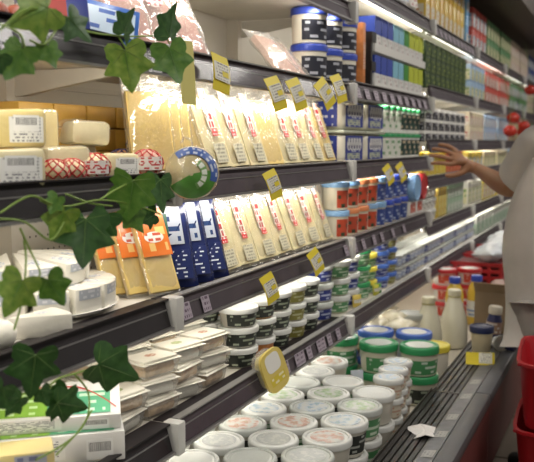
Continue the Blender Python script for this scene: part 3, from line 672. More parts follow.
# ------------------------------------------------------------------ the deck: lidded tubs
DT = mat('deck_tub', (.66, .63, .54), .35); DTG = mat('deck_tub_green', (.30, .40, .24), .35)
def blotch(name, cols, scale):
    """printed lid film with a soft picture of several inks"""
    if name in MATS: return MATS[name]
    m = bpy.data.materials.new(name); m.use_nodes = True; nt = m.node_tree; b = nt.nodes['Principled BSDF']; b.inputs['Roughness'].default_value = .25
    uv = nt.nodes.new('ShaderNodeUVMap'); n = nt.nodes.new('ShaderNodeTexNoise'); n.inputs['Scale'].default_value = scale; n.inputs['Detail'].default_value = 3
    r = nt.nodes.new('ShaderNodeValToRGB'); nt.links.new(uv.outputs[0], n.inputs['Vector']); nt.links.new(n.outputs['Fac'], r.inputs['Fac'])
    el_ = r.color_ramp.elements; el_[0].position = .42; el_[1].position = .72; el_[0].color = (*cols[0], 1); el_[1].color = (*cols[-1], 1)
    for k, c in enumerate(cols[1:-1]): e = el_.new(.5+.09*k); e.color = (*c, 1)
    nt.links.new(r.outputs[0], b.inputs['Base Color']); MATS[name] = m; return m
BASEL = (.54, .55, .52)
LP = [blotch('lid_print_red', (BASEL, (.55, .42, .36), (.45, .25, .2), (.4, .42, .3)), 4), blotch('lid_print_green', (BASEL, (.42, .5, .36), (.28, .4, .25), (.5, .5, .3)), 4), blotch('lid_print_grey', (BASEL, (.42, .44, .43), (.5, .5, .5)), 5), blotch('lid_print_blue', (BASEL, (.48, .52, .55), (.25, .35, .45), (.3, .4, .25)), 4), None]
DL = [printed('deck_label_black', (.03, .035, .03), (.4, .42, .38), 4, 6, .55), L_GRN, None]
for r in range(5):
    for i in range(11):
        X = 1.30+i*.149+(.074 if r % 2 else 0); Y = .742+r*.132
        kind = (i*3+r*5) % 5
        top = 2
        if (r == 0 and i > 8) or (r == 1 and i > 8) or (r >= 3 and i > 9): continue
        for k in range(top):
            tub('yogurt_tub', f'white-lidded yogurt tub on the deck, {ORD[r]} row from grille, {ORD[i]} along, {("lower","upper")[k]} tier', 'tub', (X, Y, DECK+.001+k*.1005), .0675, .10, DT, (LIDW, LIDF, LIDW)[(i+r) % 3] if k else LIDW, DL[(i+2*r) % 3] if r < 3 else None, 'white-lidded yogurt tubs on the deck', rnd.uniform(-.3, .3), .84, LP[kind] if k else None, .013, .15, .8, 150, 215)
# cream cups, stacked in three beside the grille
for i in range(3):
    for k in range(3):
        tub('cream_cup', f'cream cup with pale blue lid print beside the grille, {ORD[i]} stack, {ORD[k]} from bottom', 'cup', (2.645+.106*i, .735+.012*i, DECK+.001+k*.0705), .05, .07, mat('cream_cup', (.70, .60, .46), .4), LIDW, printed('cream_cup_label', (.70, .64, .52), (.55, .35, .25), 3, 5, .55), 'cream cups stacked beside the grille', rnd.uniform(-.2, .2), .88, blotch('pale_blue_lid', (BASEL, (.5, .56, .6), (.3, .45, .6), (.55, .55, .52)), 4) if k == 2 else None, .012, .15, .8, 130, 215)
# black tray and mixed tubs behind
for i in range(2):
    for k in range(2):
        tub('black_tub', f'black tub with small white label under the lowest shelf, {ORD[i]} stack, {("lower","upper")[k]}', 'tub', (2.86+.15*i, 1.30, DECK+.001+k*.1205), .066, .12, mat('black_plastic', (.02, .02, .022), .3), mat('black_plastic', (.02, .02, .022), .3), None, 'black tubs under the lowest shelf', 0, .9)
gl = [(3.03, .885, 'beside the cream cups'), (3.055, .727, 'nearest the milk bottles'), (3.06, 1.06, 'farther under the shelf')]
for i, (X, Y, d) in enumerate(gl):
    for k in range(2):
        tub('green_lid_tub', f'large tub with green lid, {("lower","upper")[k]} of the stack {d}', 'tub', (X, Y, DECK+.001+k*.1155), .074, .115, mat('pale_tub', (.60, .58, .46), .3), LIDG, L_BLK if k == 0 else printed('green_big_label', (.06, .24, .09), (.5, .6, .5), 3, 5, .55), 'large green-lidded tubs', rnd.uniform(-.2, .2), .92, mat('lid_clear_centre', (.60, .64, .58), .25), .022, .1, .7, 120, 215)
bl2 = [(3.19, .945, 'next to the green lids'), (3.22, .79, 'before the milk bottles'), (3.22, 1.11, 'under the shelf')]
for i, (X, Y, d) in enumerate(bl2):
    for k in range(2):
        tub('blue_lid_tub', f'white tub with blue lid, {("lower","upper")[k]} of the stack {d}', 'tub', (X, Y, DECK+.001+k*.1205), .072, .12, WHITE, LIDB, printed('blue_tub_label', (.55, .58, .55), (.06, .12, .4), 4, 5, .5), 'white tubs with blue lids', rnd.uniform(-.2, .2), .92, LIDW if i != 1 else LIDW, .018, .12, .75, 130, 215)
for i in range(2):
    th = thing('hanging_card', f'small blue and white card between the green-lidded tubs, {("nearer","farther")[i]}', 'price tag', (2.90+.37*i, .93-.18*i, DECK+.001), (R(-3), 0, R(-55)), 'blue cards on the deck')
    obj('card', rbox(.05, .004, .14, .001, printed('bluecard', (.6, .66, .75), (.05, .15, .5), 3, 4, .45)), th)
# bags of mozzarella lying on trays
BAGM = mat('cheese_bag', (.76, .70, .52), .25, bump=.3, bscale=30, var=.08, coat=.3)
k = 0
for (X, Y) in ((3.37, 1.01), (3.52, 1.10), (3.515, .965), (3.38, 1.22), (3.67, 1.05), (3.37, .885)):
    for t in range(5):
        th = thing('cheese_bag', f'pale cheese bag, {ORD[k//5]} pile by the milk bottles, {ORD[t]} from bottom', 'cheese', (X, Y+.06, DECK+.028+t*.05), (R(90), 0, R(rnd.uniform(-7, 7))), 'pale cheese bags on the deck')
        obj('bag', pillow(.13, .118, .050, BAGM, 8, 8, 2.6, .12), th)
        if t == 4: obj('print', panel(.05, .04, -.0262, .0, .04, printed('bag_print', (.75, .68, .4), (.7, .5, .08), 2, 4, .45)), th)
        k += 1
# milk bottles
MILK = mat('milk_glass', (.74, .71, .56), .12, coat=.5)
for i, (px, Y) in enumerate(((431, .85), (457, .775))):
    X = x_at(px, Y)
    th = thing('milk_bottle', f'milk bottle with cream cap on the deck, {("farther from","nearer to")[i]} the cardboard box', 'bottle', (X, Y, DECK+.001), (0, 0, 0), 'milk bottles')
    obj('glass', cached('mb', lambda: MB().lathe([(.060, 0), (.067, .006), (.069, .03), (.068, .11), (.060, .16), (.040, .222), (.030, .25), (.028, .272)], 28).mesh('bottle', MILK, 60)), th)
    obj('cap', cached('mbc', lambda: MB().lathe([(.031, .262), (.033, .266), (.033, .286), (.029, .29)], 24).mesh('cap', mat('cream_cap', (.72, .68, .50), .35), 40)), th)
    obj('neck_ring', cached('mbr', lambda: MB().lathe([(.029, .250), (.034, .254), (.030, .259)], 24).mesh('ring', mat('olive_ring', (.35, .30, .10), .4), 40)), th)
tub('yellow_lid_tub', 'yellow-lidded tub standing in front of the milk bottles', 'tub', (3.40, .745, DECK+.001), .066, .15, YOG, LIDY, None, None, 0, .9, None, .02)
tub('clear_jar', 'squat clear tub of white cheese beside the first milk bottle', 'tub', (x_at(413, .93), .93, DECK+.001), .062, .21, mat('jar_cream', (.70, .68, .58), .25), LIDF, None, None, 0, .96, None, .02)
JUI = mat('mustard_drink', (.70, .48, .06), .2, coat=.4)
for i, (px, Y, ) in enumerate(((457, .86), (479, .76))):
    X = x_at(px, Y)
    th = thing('juice_bottle', f'yellow drink bottle with blue cap, {("farther from","beside")[i]} the shopper', 'bottle', (X, Y, DECK+.001), (0, 0, 0), 'yellow bottles with blue caps')
    obj('bottle', cached('jb', lambda: MB().lathe([(.046, 0), (.05, .005), (.05, .12), (.05, .18), (.042, .215), (.028, .24), (.027, .25)], 24).mesh('bottle', JUI, 60)), th)
    obj('cap', cached('jbc', lambda: MB().lathe([(.031, .246), (.032, .25), (.032, .275), (.029, .28)], 24).mesh('cap', BLUELID, 40)), th)
    obj('label', cached('jbl', lambda: MB().band(.0508, .0508, .05, .14, 0, 359, 24).mesh('label', printed('jbl', (.75, .74, .68), (.2, .3, .5), 4, 8, .5), 60)), th)
for i, (px, Y) in enumerate(((449, .93), (475, .80))):
    for k in range(3):
        tub('red_lid_tub', f'tub with red lid behind the yellow bottles, {("farther","nearer")[i]} stack, {("bottom","middle","top")[k]}', 'tub', (x_at(px, Y)+.12, Y+.04, DECK+.001+k*.0955), .068, .095, WHITE, LIDR, L_RED, 'red-lidded tubs', 0, .9, LIDW, .018)
# drinks at the deck front
tub('coffee_cup', 'tall cream cup with navy lid standing at the end of the grille', 'cup', (at_z(481, 357, GR+.004).x, at_z(481, 357, GR+.004).y, GR+.005), .050, .142, mat('latte_cup', (.66, .58, .40), .35), mat('navy_lid', (.02, .03, .10), .3), None, None, 0, .72, None, .022)
for i, (px, py, tilt) in enumerate(((492, 343, 4), (509, 349, 9))):
    th = thing('yogurt_drink', f'navy-labelled drink bottle with white cap, {("next to the navy-lidded cup","nearest the bumper, leaning")[i]}', 'bottle', (at_z(px, py, GR+.017).x, at_z(px, py, GR+.017).y, GR+.0175), (0, R(tilt), R(-80)), 'navy drink bottles with white caps')
    obj('bottle', cached('yd', lambda: MB().lathe([(.032, 0), (.035, .004), (.035, .11), (.027, .135), (.024, .145)], 24).mesh('bottle', mat('navy_bottle', (.03, .035, .12), .3), 60)), th)
    obj('label', cached('ydl', lambda: MB().band(.0358, .0358, .05, .105, 0, 359, 24).mesh('label', printed('ydl', (.35, .22, .16), (.7, .65, .6), 3, 9, .5), 60)), th)
    obj('cap', cached('ydc', lambda: MB().lathe([(.029, .14), (.031, .143), (.031, .172), (.028, .176)], 24).mesh('cap', mat('cream_white_cap', (.76, .70, .58), .35), 40)), th)
th = tub('white_cup', 'small white cup lying tilted beside the navy-lidded cup', 'cup', (at_z(497, 346, GR+.017).x, at_z(497, 346, GR+.017).y, GR+.034), .033, .075, WHITE, LIDW, printed('wc', (.78, .76, .7), (.15, .2, .4), 2, 4, .5), None, 0, .9, None, .008, tilt=(R(24), R(-78)))
# cardboard box with bread bags
KRAFT = mat('kraft_card', (.30, .21, .125), .7, var=.1, vscale=10)
X = 4.10
cb = thing('cardboard_box', 'open brown cardboard box on the deck beside the shopper', 'box', (X, .565, GR+.018), (0, 0, R(-6)))
w_, d_, h_ = .24, .20, .20
obj('wall', MB().box(-w_/2, w_/2, -d_/2, -d_/2+.005, 0, h_).box(-w_/2, w_/2, d_/2-.005, d_/2, 0, h_).box(-w_/2, -w_/2+.005, -d_/2, d_/2, 0, h_).box(w_/2-.005, w_/2, -d_/2, d_/2, 0, h_).box(-w_/2, w_/2, -d_/2, d_/2, 0, .005).mesh('wall', KRAFT), cb)
obj('flap', MB().add([(-w_/2, -d_/2, h_), (-w_/2, d_/2, h_), (-w_/2-.03, d_/2, h_+.05), (-w_/2-.03, -d_/2, h_+.05), (-w_/2-.004, -d_/2, h_), (-w_/2-.004, d_/2, h_), (-w_/2-.034, d_/2, h_+.048), (-w_/2-.034, -d_/2, h_+.048)], [(0, 1, 2, 3), (7, 6, 5, 4), (0, 4, 5, 1), (1, 5, 6, 2), (2, 6, 7, 3), (3, 7, 4, 0)]).mesh('flap', KRAFT), cb)
obj('flap', MB().box(-w_/2, w_/2, -d_/2-.09, -d_/2, h_-.004, h_).mesh('flap', KRAFT), cb)
for i in range(3):
    th = thing('bread_bag', f'pink and white snack bag poking out of the cardboard box, {ORD[i]} from the bottles', 'bag', (X-.05+.05*i, .575, GR+.026), (R(-6), R(6), R(-60+20*i)), 'snack bags in the cardboard box')
    obj('bag', pillow(.10, .23, .04, mat('snack_bag', (.68, .50, .44), .35, bump=.2, var=.1), 8, 8, 3, .12), th); obj('print', panel(.06, .08, -.0265, 0, .12, printed('snack_print', (.72, .7, .68), (.2, .28, .45), 3, 4, .5)), th)
# red crates with milk bags at the far deck
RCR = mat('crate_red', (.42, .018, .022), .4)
def crate_mesh(w_, d_, h_):
    def f():
        mb = MB(); b = .012
        for sy in (-1, 1):
            y0 = sy*d_/2; ya, yb = min(y0, y0-sy*b), max(y0, y0-sy*b)
            for k in range(7): x = -w_/2+k*(w_-.02)/6; mb.box(x, x+.02, ya, yb, 0, h_)
            for k in range(4): z = k*(h_-.022)/3; mb.box(-w_/2, w_/2, ya+.001*sy, yb+.001*sy, z, z+.022)
        for sx in (-1, 1):
            x0 = sx*w_/2; xa, xb = min(x0, x0-sx*b), max(x0, x0-sx*b)
            for k in range(6): y = -d_/2+k*(d_-.02)/5; mb.box(xa, xb, y, y+.02, 0, h_)
            for k in range(4): z = k*(h_-.022)/3; mb.box(xa+.001*sx, xb+.001*sx, -d_/2, d_/2, z, z+.022)
        mb.box(-w_/2, w_/2, -d_/2, d_/2, 0, .006)
        return mb.mesh('crate', RCR)
    return cached(('crate', w_, d_, h_), f)
for i, (X, Y, z) in enumerate(((5.15, .86, DECK+.001), (5.15, .86, DECK+.147), (5.66, .86, DECK+.001), (5.66, .86, DECK+.147))):
    th = thing('bottle_crate', f'red slatted plastic crate at the far deck, {("nearer","farther")[i//2]} stack, {("lower","upper")[i%2]} one', 'crate', (X, Y, z), (0, 0, 0), 'red crates on the far deck')
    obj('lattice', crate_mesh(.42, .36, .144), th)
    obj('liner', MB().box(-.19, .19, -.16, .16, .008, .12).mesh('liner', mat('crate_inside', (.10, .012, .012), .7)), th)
WB = mat('milk_bag', (.70, .74, .78), .3, bump=.3, bscale=20, var=.1)
for i in range(6):
    th = thing('milk_bag', f'white and blue milk bag on the red crates, {ORD[i]} from the near side', 'bag', (5.02+.16*i, .84+.03*(i % 2), DECK+.335), (R(84), 0, R(-30+15*i)), 'milk bags on the red crates')
    obj('bag', pillow(.15, .17, .08, WB, 8, 8, 2.6, .15), th); obj('print', panel(.07, .06, -.037, 0, .07, printed('milk_print', (.6, .66, .75), (.08, .2, .5), 3, 4, .5)), th)
# tickets lying on the grille
p = at_z(480, 363, GR+.005)
th = thing('price_tag', 'yellow price tag lying flat on the grille before the navy-lidded cup', 'price tag', (p.x, p.y, GR+.006), (0, 0, R(-80)))
obj('card', MB().add([(-.06, -.04, .001), (.06, -.04, .003), (.06, .03, .040), (-.06, .03, .036), (-.06, -.04, 0), (.06, -.04, .002), (.06, .03, .039), (-.06, .03, .035)], [(0, 1, 2, 3), (7, 6, 5, 4), (0, 4, 5, 1), (1, 5, 6, 2), (2, 6, 7, 3), (3, 7, 4, 0)]).mesh('card', YEL), th)
obj('price_print', MB().quad([(-.005, -.034, .0066), (.05, -.034, .0075), (.05, .026, .0394), (-.005, .026, .0380)]).mesh('print', TAGW), th)
p = at_z(425, 432, GR+.005)
pp = [(-.05, -.02), (-.02, -.05), (.0, -.03), (.05, -.045), (.055, -.005), (.03, .01), (.045, .05), (.01, .055), (-.015, .03), (-.05, .045), (-.06, .01)]
tag(obj('torn_paper', MB().add([(x, y, .006+.01*math.sin(x*60)+.006*math.cos(y*70)) for x, y in pp]+[(0, 0, .012)], [(11, k, (k+1) % 11) for k in range(11)]).mesh('torn_paper', mat('white_paper', (.76, .73, .70), .6)), None, (p.x, p.y, GR+.002), (0, 0, .4)), 'crumpled white paper scrap lying on the black grille', 'paper')
# tickets in the aluminium strip
for i, X in enumerate((1.95, 2.22, 2.34, 2.52, 2.7, 2.95, 3.15)):
    tag(obj('strip_ticket', cached('st', lambda: MB().quad([(-.03, -.018, 0), (.03, -.018, .0), (.03, .018, -.0055), (-.03, .018, -.0055)]).mesh('ticket', printed('strip_ticket', (.36, .35, .33), (.2, .2, .2), 3, 8, .52))), None, (X, .522, GR+.012)), f'white ticket in the aluminium strip before the grille, {ORD[i]} from the near end', 'price tag', 'white tickets in the aluminium strip')
# ------------------------------------------------------------------ third section and beyond, upper shelves
def run_tubs(name, desc, cat, group, X0, n, pitch, Y, z, tiers, r, h, body, lid, band, tail, **kw):
    for k in range(tiers):
        for i in range(n):
            tub(name, f'{desc}, {(["lower","upper"] if tiers == 2 else ["bottom","middle","top"] if tiers == 3 else ORD)[k] if tiers > 1 else "single"} tier, {ORD[i]} {tail}', cat, (X0+i*pitch, Y, z+.001+k*(h+.0005)), r, h, body, lid, band, group, 0, **kw)
def run_boxes(name, desc, cat, group, X0, n, pitch, Y, z, tiers, sx, sy, sz, ms, tail, prints=(), bev=.003):
    for k in range(tiers):
        for i in range(n):
            m = ms[i % len(ms)] if isinstance(ms, list) else ms
            pr = prints[i % len(prints)] if prints and isinstance(prints[0], list) else prints
            box_item(name, f'{desc}, {(["lower","upper"] if tiers == 2 else ["bottom","middle","top"] if tiers == 3 else ORD)[k] if tiers > 1 else "single"} tier, {ORD[i]} {tail}', cat, (X0+i*pitch, Y, z+.001+k*(sz+.0005)), sx, sy, sz, m, bev, (0, 0, 0), group, pr)
# shelf B, section three: white tubs with large blue labels
BLUEBIG = printed('big_blue_label', (.03, .05, .28), (.55, .58, .62), 3, 7, .6, .05, .35)
WHITEBUB = printed('white_bubble', (.72, .72, .72), (.08, .1, .3), 2, 9, .5, .3, .7)
for k in range(2):
    for i in range(2):
        th = thing('ricotta_tub', f'large cream tub with blue label after the sliced cheese, {("lower","upper")[k]} tier, {("nearer","farther")[i]}', 'tub', (3.16+.30*i, 1.115, ZB+.001+k*.1355), (0, 0, 0), 'large cream tubs with blue labels')
        obj('tub', rbox(.28, .15, .121, .03, YOG, 4), th)
        obj('lid', rbox(.29, .16, .014, .006, mat('clear_green_lid', (.52, .55, .44), .2)), th, (0, 0, .1205))
        lb_ = obj('label', panel(.225, .10, -.0758, 0, .012, mat('big_blue_label', (.03, .05, .25), .35)), th)
        obj('cloud', cached('cloud', lambda: (lambda mb: [mb.disc(.026, 0, 16, c=(x, 0)) for x in (-.07, -.035, 0, .035, .07)] and mb)(MB()).mesh('cloud', printed('cloud_print', (.66, .66, .66), (.1, .1, .2), 2, 3, .5))), lb_, (0, -.0766, .078), (R(90), 0, 0))
        obj('lower_print', panel(.16, .022, -.0766, -.01, .02, printed('label_sub', (.45, .48, .36), (.1, .14, .3), 2, 6, .5)), lb_)
        obj('left_label', cached('rll', lambda: MB().quad([(-.1408, .05, .012), (-.1408, -.05, .012), (-.1408, -.05, .112), (-.1408, .05, .112)]).mesh('left_label', MATS['big_blue_label'])), th)
run_tubs('green_lid_cup', 'white cup with green lid', 'cup', 'white cups with green lids', 3.68, 3, .105, 1.085, ZB, 2, .046, .128, WHITE, LIDG, printed('cup_print', (.68, .70, .62), (.2, .35, .2), 3, 4, .55), 'after the blue labels', taper=.9)
run_tubs('dark_cup', 'white cup with dark green label', 'cup', 'white cups with dark green labels', 4.0, 4, .095, 1.085, ZB, 2, .043, .128, WHITE, LIDG, printed('dark_green_print', (.02, .05, .04), (.5, .4, .28), 3, 4, .55), 'after the green lids', taper=.9)
# shelf C, section three: orange-lidded and blue-lidded tubs
L_OR2 = printed('orange_dark_label', (.50, .07, .03), (.04, .06, .03), 2, 3, .5, .02, .45)
for k in range(2):
    for i in range(4):
        tub('spread_cup', f'cream tub with red label and {("pale blue","orange")[i//2 if k else (i+1)//2%2]} lid, {("lower","upper")[k]} tier, {ORD[i]} after the cheese', 'tub', (3.06+.135*i, 1.085, ZC+.001+k*.1155), .055, .115, CREAM, (LIDLB, LIDO)[i//2 if k else (i+1)//2 % 2], L_OR2, 'cream tubs with red labels', 0, .93, None, .016, .12, .82, 62, 238)
    for i in range(4):
        tub('spread_cup', f'cream tub with navy label and blue lid, {("lower","upper")[k]} tier, {ORD[i]} after the red labels', 'tub', (3.60+.135*i, 1.085, ZC+.001+k*.1155), .055, .115, CREAM, LIDLB if i == 0 else BLUELID, printed('navy_big', (.04, .07, .26), (.35, .42, .6), 4, 4, .55), 'cream tubs with navy labels', 0, .93, None, .02, .08, .86, 80, 232)
run_boxes('flat_carton', 'flat white and red carton under the toppled tubs', 'carton', 'flat cartons under the toppled tubs', 4.10, 2, .145, 1.10, ZC, 1, .13, .15, .082, WHITE, 'along', [('f', L_RED, .1, .9, .3, .9), ('l', L_NVY, .1, .9, .2, .8)])
for i, (lid, nm) in enumerate(((LIDLB, 'light blue'), (LIDR, 'red'))):
    tub('toppled_tub', f'large white tub lying on its side, {nm} lid facing the aisle', 'tub', (4.10+.145*i, 1.15, ZC+.083+.0725), .068, .15, WHITE, lid, L_NVY if i == 0 else L_RED, 'toppled tubs', 0, .98, None, .035, tilt=(R(90), 0), face=180)
# shelf A, section three: tall drink cups, two trays
drc = [('navy', (.04, .08, .42)), ('navy', (.04, .08, .42)), ('navy', (.04, .08, .42)), ('light blue', (.25, .55, .70)), ('light blue', (.25, .55, .70)), ('green', (.06, .30, .05)), ('lime', (.55, .62, .05)), ('lime', (.55, .62, .05)), ('lime', (.55, .62, .05))]
for k in range(2):
    for i, (nm, c) in enumerate(drc):
        box_item('drink_carton', f'{nm} and white drink carton, {("lower","upper")[k]} tray, {ORD[i]} beyond the black divider', 'carton', (3.46+.098*i, 1.08, 1.675+.001+k*.1665), .088, .09, .155, mat('carton_white', (.76, .76, .74), .35), .006, (0, 0, 0), 'drink cartons in white trays',
                 [(f_, mat('carton_'+nm.replace(' ', '_'), c, .35), 0, 1, .5, 1) for f_ in 'fl']+[(f_, printed('carton_fruit', (.74, .73, .70), (.45, .35, .35), 3, 4, .57), .1, .9, .08, .46) for f_ in 'fl'])
    th = thing('display_tray', f'white cardboard tray edge before the {("lower","upper")[k]} drink cartons', 'tray', (3.85, 1.029, 1.675+.001+k*.1665), (0, 0, 0), 'white trays of drink cartons')
    obj('tray_front', cached('trf', lambda: MB().box(-.46, .46, -.003, .003, 0, .035).box(-.463, -.457, -.003, .10, 0, .03).mesh('tray_front', WHITE)), th)
tag(obj('shelf_divider', MB().box(-.012, .012, 0, .10, 0, .245).box(-.012, .05, -.004, 0, .20, .245).box(-.012, .05, -.004, 0, .08, .12).mesh('shelf_divider', mat('black_divider', (.015, .014, .014), .4)), None, (3.355, 1.03, 1.676)), 'black shelf divider standing between dark-label tubs and drink cartons', 'divider')
run_boxes('small_carton', 'small white and purple carton', 'carton', 'small cartons by the black divider', 3.345, 1, .1, 1.19, 1.675, 2, .07, .10, .12, WHITE, 'before the black divider', [('f', printed('purple_p', (.45, .38, .5), (.2, .1, .3), 3, 4, .5), .1, .9, .2, .8)])
# top shelf, section three: bags
for i in range(7):
    c = [(.72, .70, .68), (.60, .12, .10), (.70, .66, .55), (.72, .72, .72), (.70, .60, .50), (.72, .70, .66), (.66, .60, .52)][i]
    th = thing('snack_bag', f'{("white","red","cream","white","beige","white","tan")[i]} bag on the top shelf, {ORD[i]} beyond the sausage section', 'bag', (3.10+.18*i, 1.09, 2.083), (R(-8), 0, R(-15)), 'bags on the top shelf')
    obj('bag', pillow(.15, .30, .07, mat(f'topbag{i}', c, .35, bump=.3, bscale=20, var=.08), 8, 8, 3, .12), th)
    obj('print', panel(.08, .10, -.037, .01, .06, printed(f'topbagp{i%3}', [(.72, .66, .6), (.6, .1, .08), (.7, .7, .72)][i % 3], [(.4, .1, .08), (.8, .7, .6), (.15, .25, .5)][i % 3], 4, 4, .5)), th)
# fourth section (the shopper's)
YC = [mat('carton_yellow', (.72, .50, .06), .35), mat('carton_orange_y', (.72, .44, .05), .35)]
PALEP = printed('pale_fruit_print', (.75, .70, .55), (.65, .3, .12), 4, 4, .56)
run_boxes('juice_carton', 'yellow juice carton on the top shelf', 'carton', 'yellow juice cartons', 4.40, 9, .122, 1.09, 2.08, 2, .10, .10, .205, YC, 'from the near end', [('f', PALEP, .1, .9, .15, .55), ('l', PALEP, .1, .9, .15, .55)])
run_boxes('blue_carton', 'light blue carton ending the yellow juice row', 'carton', 'light blue cartons', 5.52, 1, .1, 1.08, 2.08, 2, .09, .09, .205, mat('carton_sky', (.2, .45, .75), .35), 'at the row end', [('f', PAPERP, .1, .9, .15, .45)])
GD = printed('dark_green_pack', (.03, .07, .02), (.30, .35, .08), 3, 4, .55, .2, .8)
run_boxes('herb_pack', 'dark green pack with yellow print', 'pack', 'dark green packs', 4.41, 9, .13, 1.08, 1.745, 3, .112, .09, .085, mat('green_pack_side', (.05, .09, .03), .4), 'from the near end', [('f', GD, .04, .96, .06, .94), ('l', GD, .04, .96, .06, .94)])
DKP = printed('black_tray_print', (.02, .022, .03), (.45, .45, .5), 2, 4, .58)
run_boxes('dessert_tray', 'white-rimmed black dessert tray', 'dessert', 'black dessert trays', 4.43, 7, .165, 1.08, 1.455, 3, .150, .10, .062, WHITE, 'from the near end', [('f', DKP, .03, .97, .0, .7), ('l', DKP, .03, .97, .0, .7)])
run_boxes('yellow_pack', 'bright yellow pack', 'pack', 'bright yellow packs', 4.40, 6, .10, 1.07, 1.255, 1, .09, .07, .14, mat('bright_yellow', (.75, .58, .03), .35), 'at the reaching hand', [('f', printed('yp', (.72, .6, .1), (.6, .25, .1), 3, 4, .55), .1, .9, .1, .6)])
run_boxes('red_pack', 'orange-red pack', 'pack', 'orange-red packs', 5.01, 5, .10, 1.07, 1.255, 1, .09, .07, .14, mat('orange_red', (.60, .10, .04), .35), 'beyond the yellow packs', [('f', printed('rp', (.6, .12, .05), (.75, .5, .2), 3, 4, .55), .1, .9, .1, .6)])
run_tubs('pudding_cup', 'white pudding cup', 'cup', 'white pudding cups', 4.39, 4, .09, 1.075, 1.0, 3, .042, .066, WHITE, LIDW, printed('pud', (.70, .68, .62), (.2, .18, .15), 3, 4, .5), 'from the near end', taper=.9)
run_boxes('yellow_carton', 'tall yellow carton after the pudding cups', 'carton', 'tall yellow cartons', 4.765, 3, .085, 1.07, 1.0, 1, .075, .08, .19, mat('warm_yellow', (.70, .52, .10), .35), 'along the shelf', [('f', printed('wy', (.72, .6, .2), (.55, .3, .06), 3, 3, .52), .1, .9, .1, .9), ('l', printed('wy', (.72, .6, .2), (.55, .3, .06), 3, 3, .52), .1, .9, .1, .9)])
run_boxes('green_carton', 'pale green carton', 'carton', 'pale green cartons', 5.04, 5, .105, 1.07, 1.0, 2, .095, .08, .095, mat('pale_green_card', (.35, .48, .34), .4), 'after the yellow cartons', [('f', printed('pgp', (.7, .7, .64), (.15, .3, .15), 3, 4, .5), .1, .9, .1, .7)])
# far sections: one kind of goods per shelf
far = [('white', (.72, .70, .64)), ('green', (.12, .28, .12)), ('cream', (.70, .62, .45)), ('navy', (.05, .08, .30)), ('red', (.55, .08, .06)), ('yellow', (.70, .55, .08)), ('beige', (.62, .52, .40)), ('sky-blue', (.35, .5, .68))]
names = ['top', 'second', 'third', 'fourth', 'fifth', 'lowest']
FP = [printed('far_print_a', (.72, .68, .60), (.5, .08, .06), 3, 3, .5), printed('far_print_b', (.70, .70, .68), (.1, .2, .4), 3, 3, .5), printed('far_print_c', (.68, .64, .40), (.15, .3, .1), 3, 3, .5)]
for s in (4, 5, 6):
    for j, z in enumerate(LEV[s][:5]):
        gap = (LEV[s][j-1]-z if j else .42)-.06
        hh = round(min(gap*.92, .30), 3)
        two = hh > .2
        for q in range(2):
            nm, c = far[(s*5+j*3+q*5) % 8]
            pm = FP[(s+j+q) % 3]
            run_boxes('far_carton', f'{nm} printed carton, {names[j]} shelf, {("","","","","first","second","third")[s]} section past the shopper', 'carton', f'{nm} cartons in the far sections', SEC[s]+.10+q*.63, 4, .15, 1.08, z, 2 if two else 1, .125, .09, round(hh/2-.002, 4) if two else hh, mat('far_'+nm, c, .4), 'along', [('f', pm, .08, .92, .12, .72), ('l', pm, .08, .92, .12, .72)])
run_boxes('milk_carton', 'green and white milk carton on the lowest shelf behind the shopper', 'carton', 'green and white milk cartons', 6.18, 10, .19, 1.09, ZD, 1, .16, .11, .15, mat('milk_carton_white', (.66, .68, .62), .4), 'along', [('f', printed('mcp', (.25, .42, .28), (.7, .72, .66), 3, 4, .55), .05, .95, .1, .6), ('l', printed('mcp', (.25, .42, .28), (.7, .72, .66), 3, 4, .55), .05, .95, .1, .6)])
# artificial tomatoes hanging at the far shelf front
TOM = mat('tomato', (.50, .03, .015), .25, var=.15, vscale=15)
for i, (px, py, Y) in enumerate(((513, 118, .93), (510, 131, .93), (524, 126, .92), (530, 90, .92), (523, 131, .95))):
    p = at_y(px, py, Y)
    th = thing('tomato', f'decorative red tomato hanging before the far shelves, {("above its neighbours beside the shopper","lowest beside the shopper","nearest the sleeve","highest at the picture edge","behind the sleeve")[i]}', 'tomato', p, (0, 0, 0), 'decorative tomatoes')
    obj('fruit', cached('tom', lambda: MB().lathe([(max(.0006, .055*math.sin(math.pi*k/12)), -.048*math.cos(math.pi*k/12)) for k in range(13)], 20).mesh('fruit', TOM, 70)), th)
    obj('string', cached('toms', lambda: MB().tube([(0, 0, .045), (0, .01, .2), (.0, .06, .45)], .0025, 5).mesh('string', mat('leaf_string', (.12, .2, .05), .6))), th)
    obj('calyx', cached('tomc', lambda: (lambda mb: [mb.add([(0, 0, .05), (.012*math.cos(a+.4), .012*math.sin(a+.4), .049), (.035*math.cos(a), .035*math.sin(a), .046), (.012*math.cos(a-.4), .012*math.sin(a-.4), .049)], [(0, 1, 2, 3)]) for a in [k*1.2566 for k in range(5)]] and mb)(MB()).mesh('calyx', MATS['leaf_string'])), th)
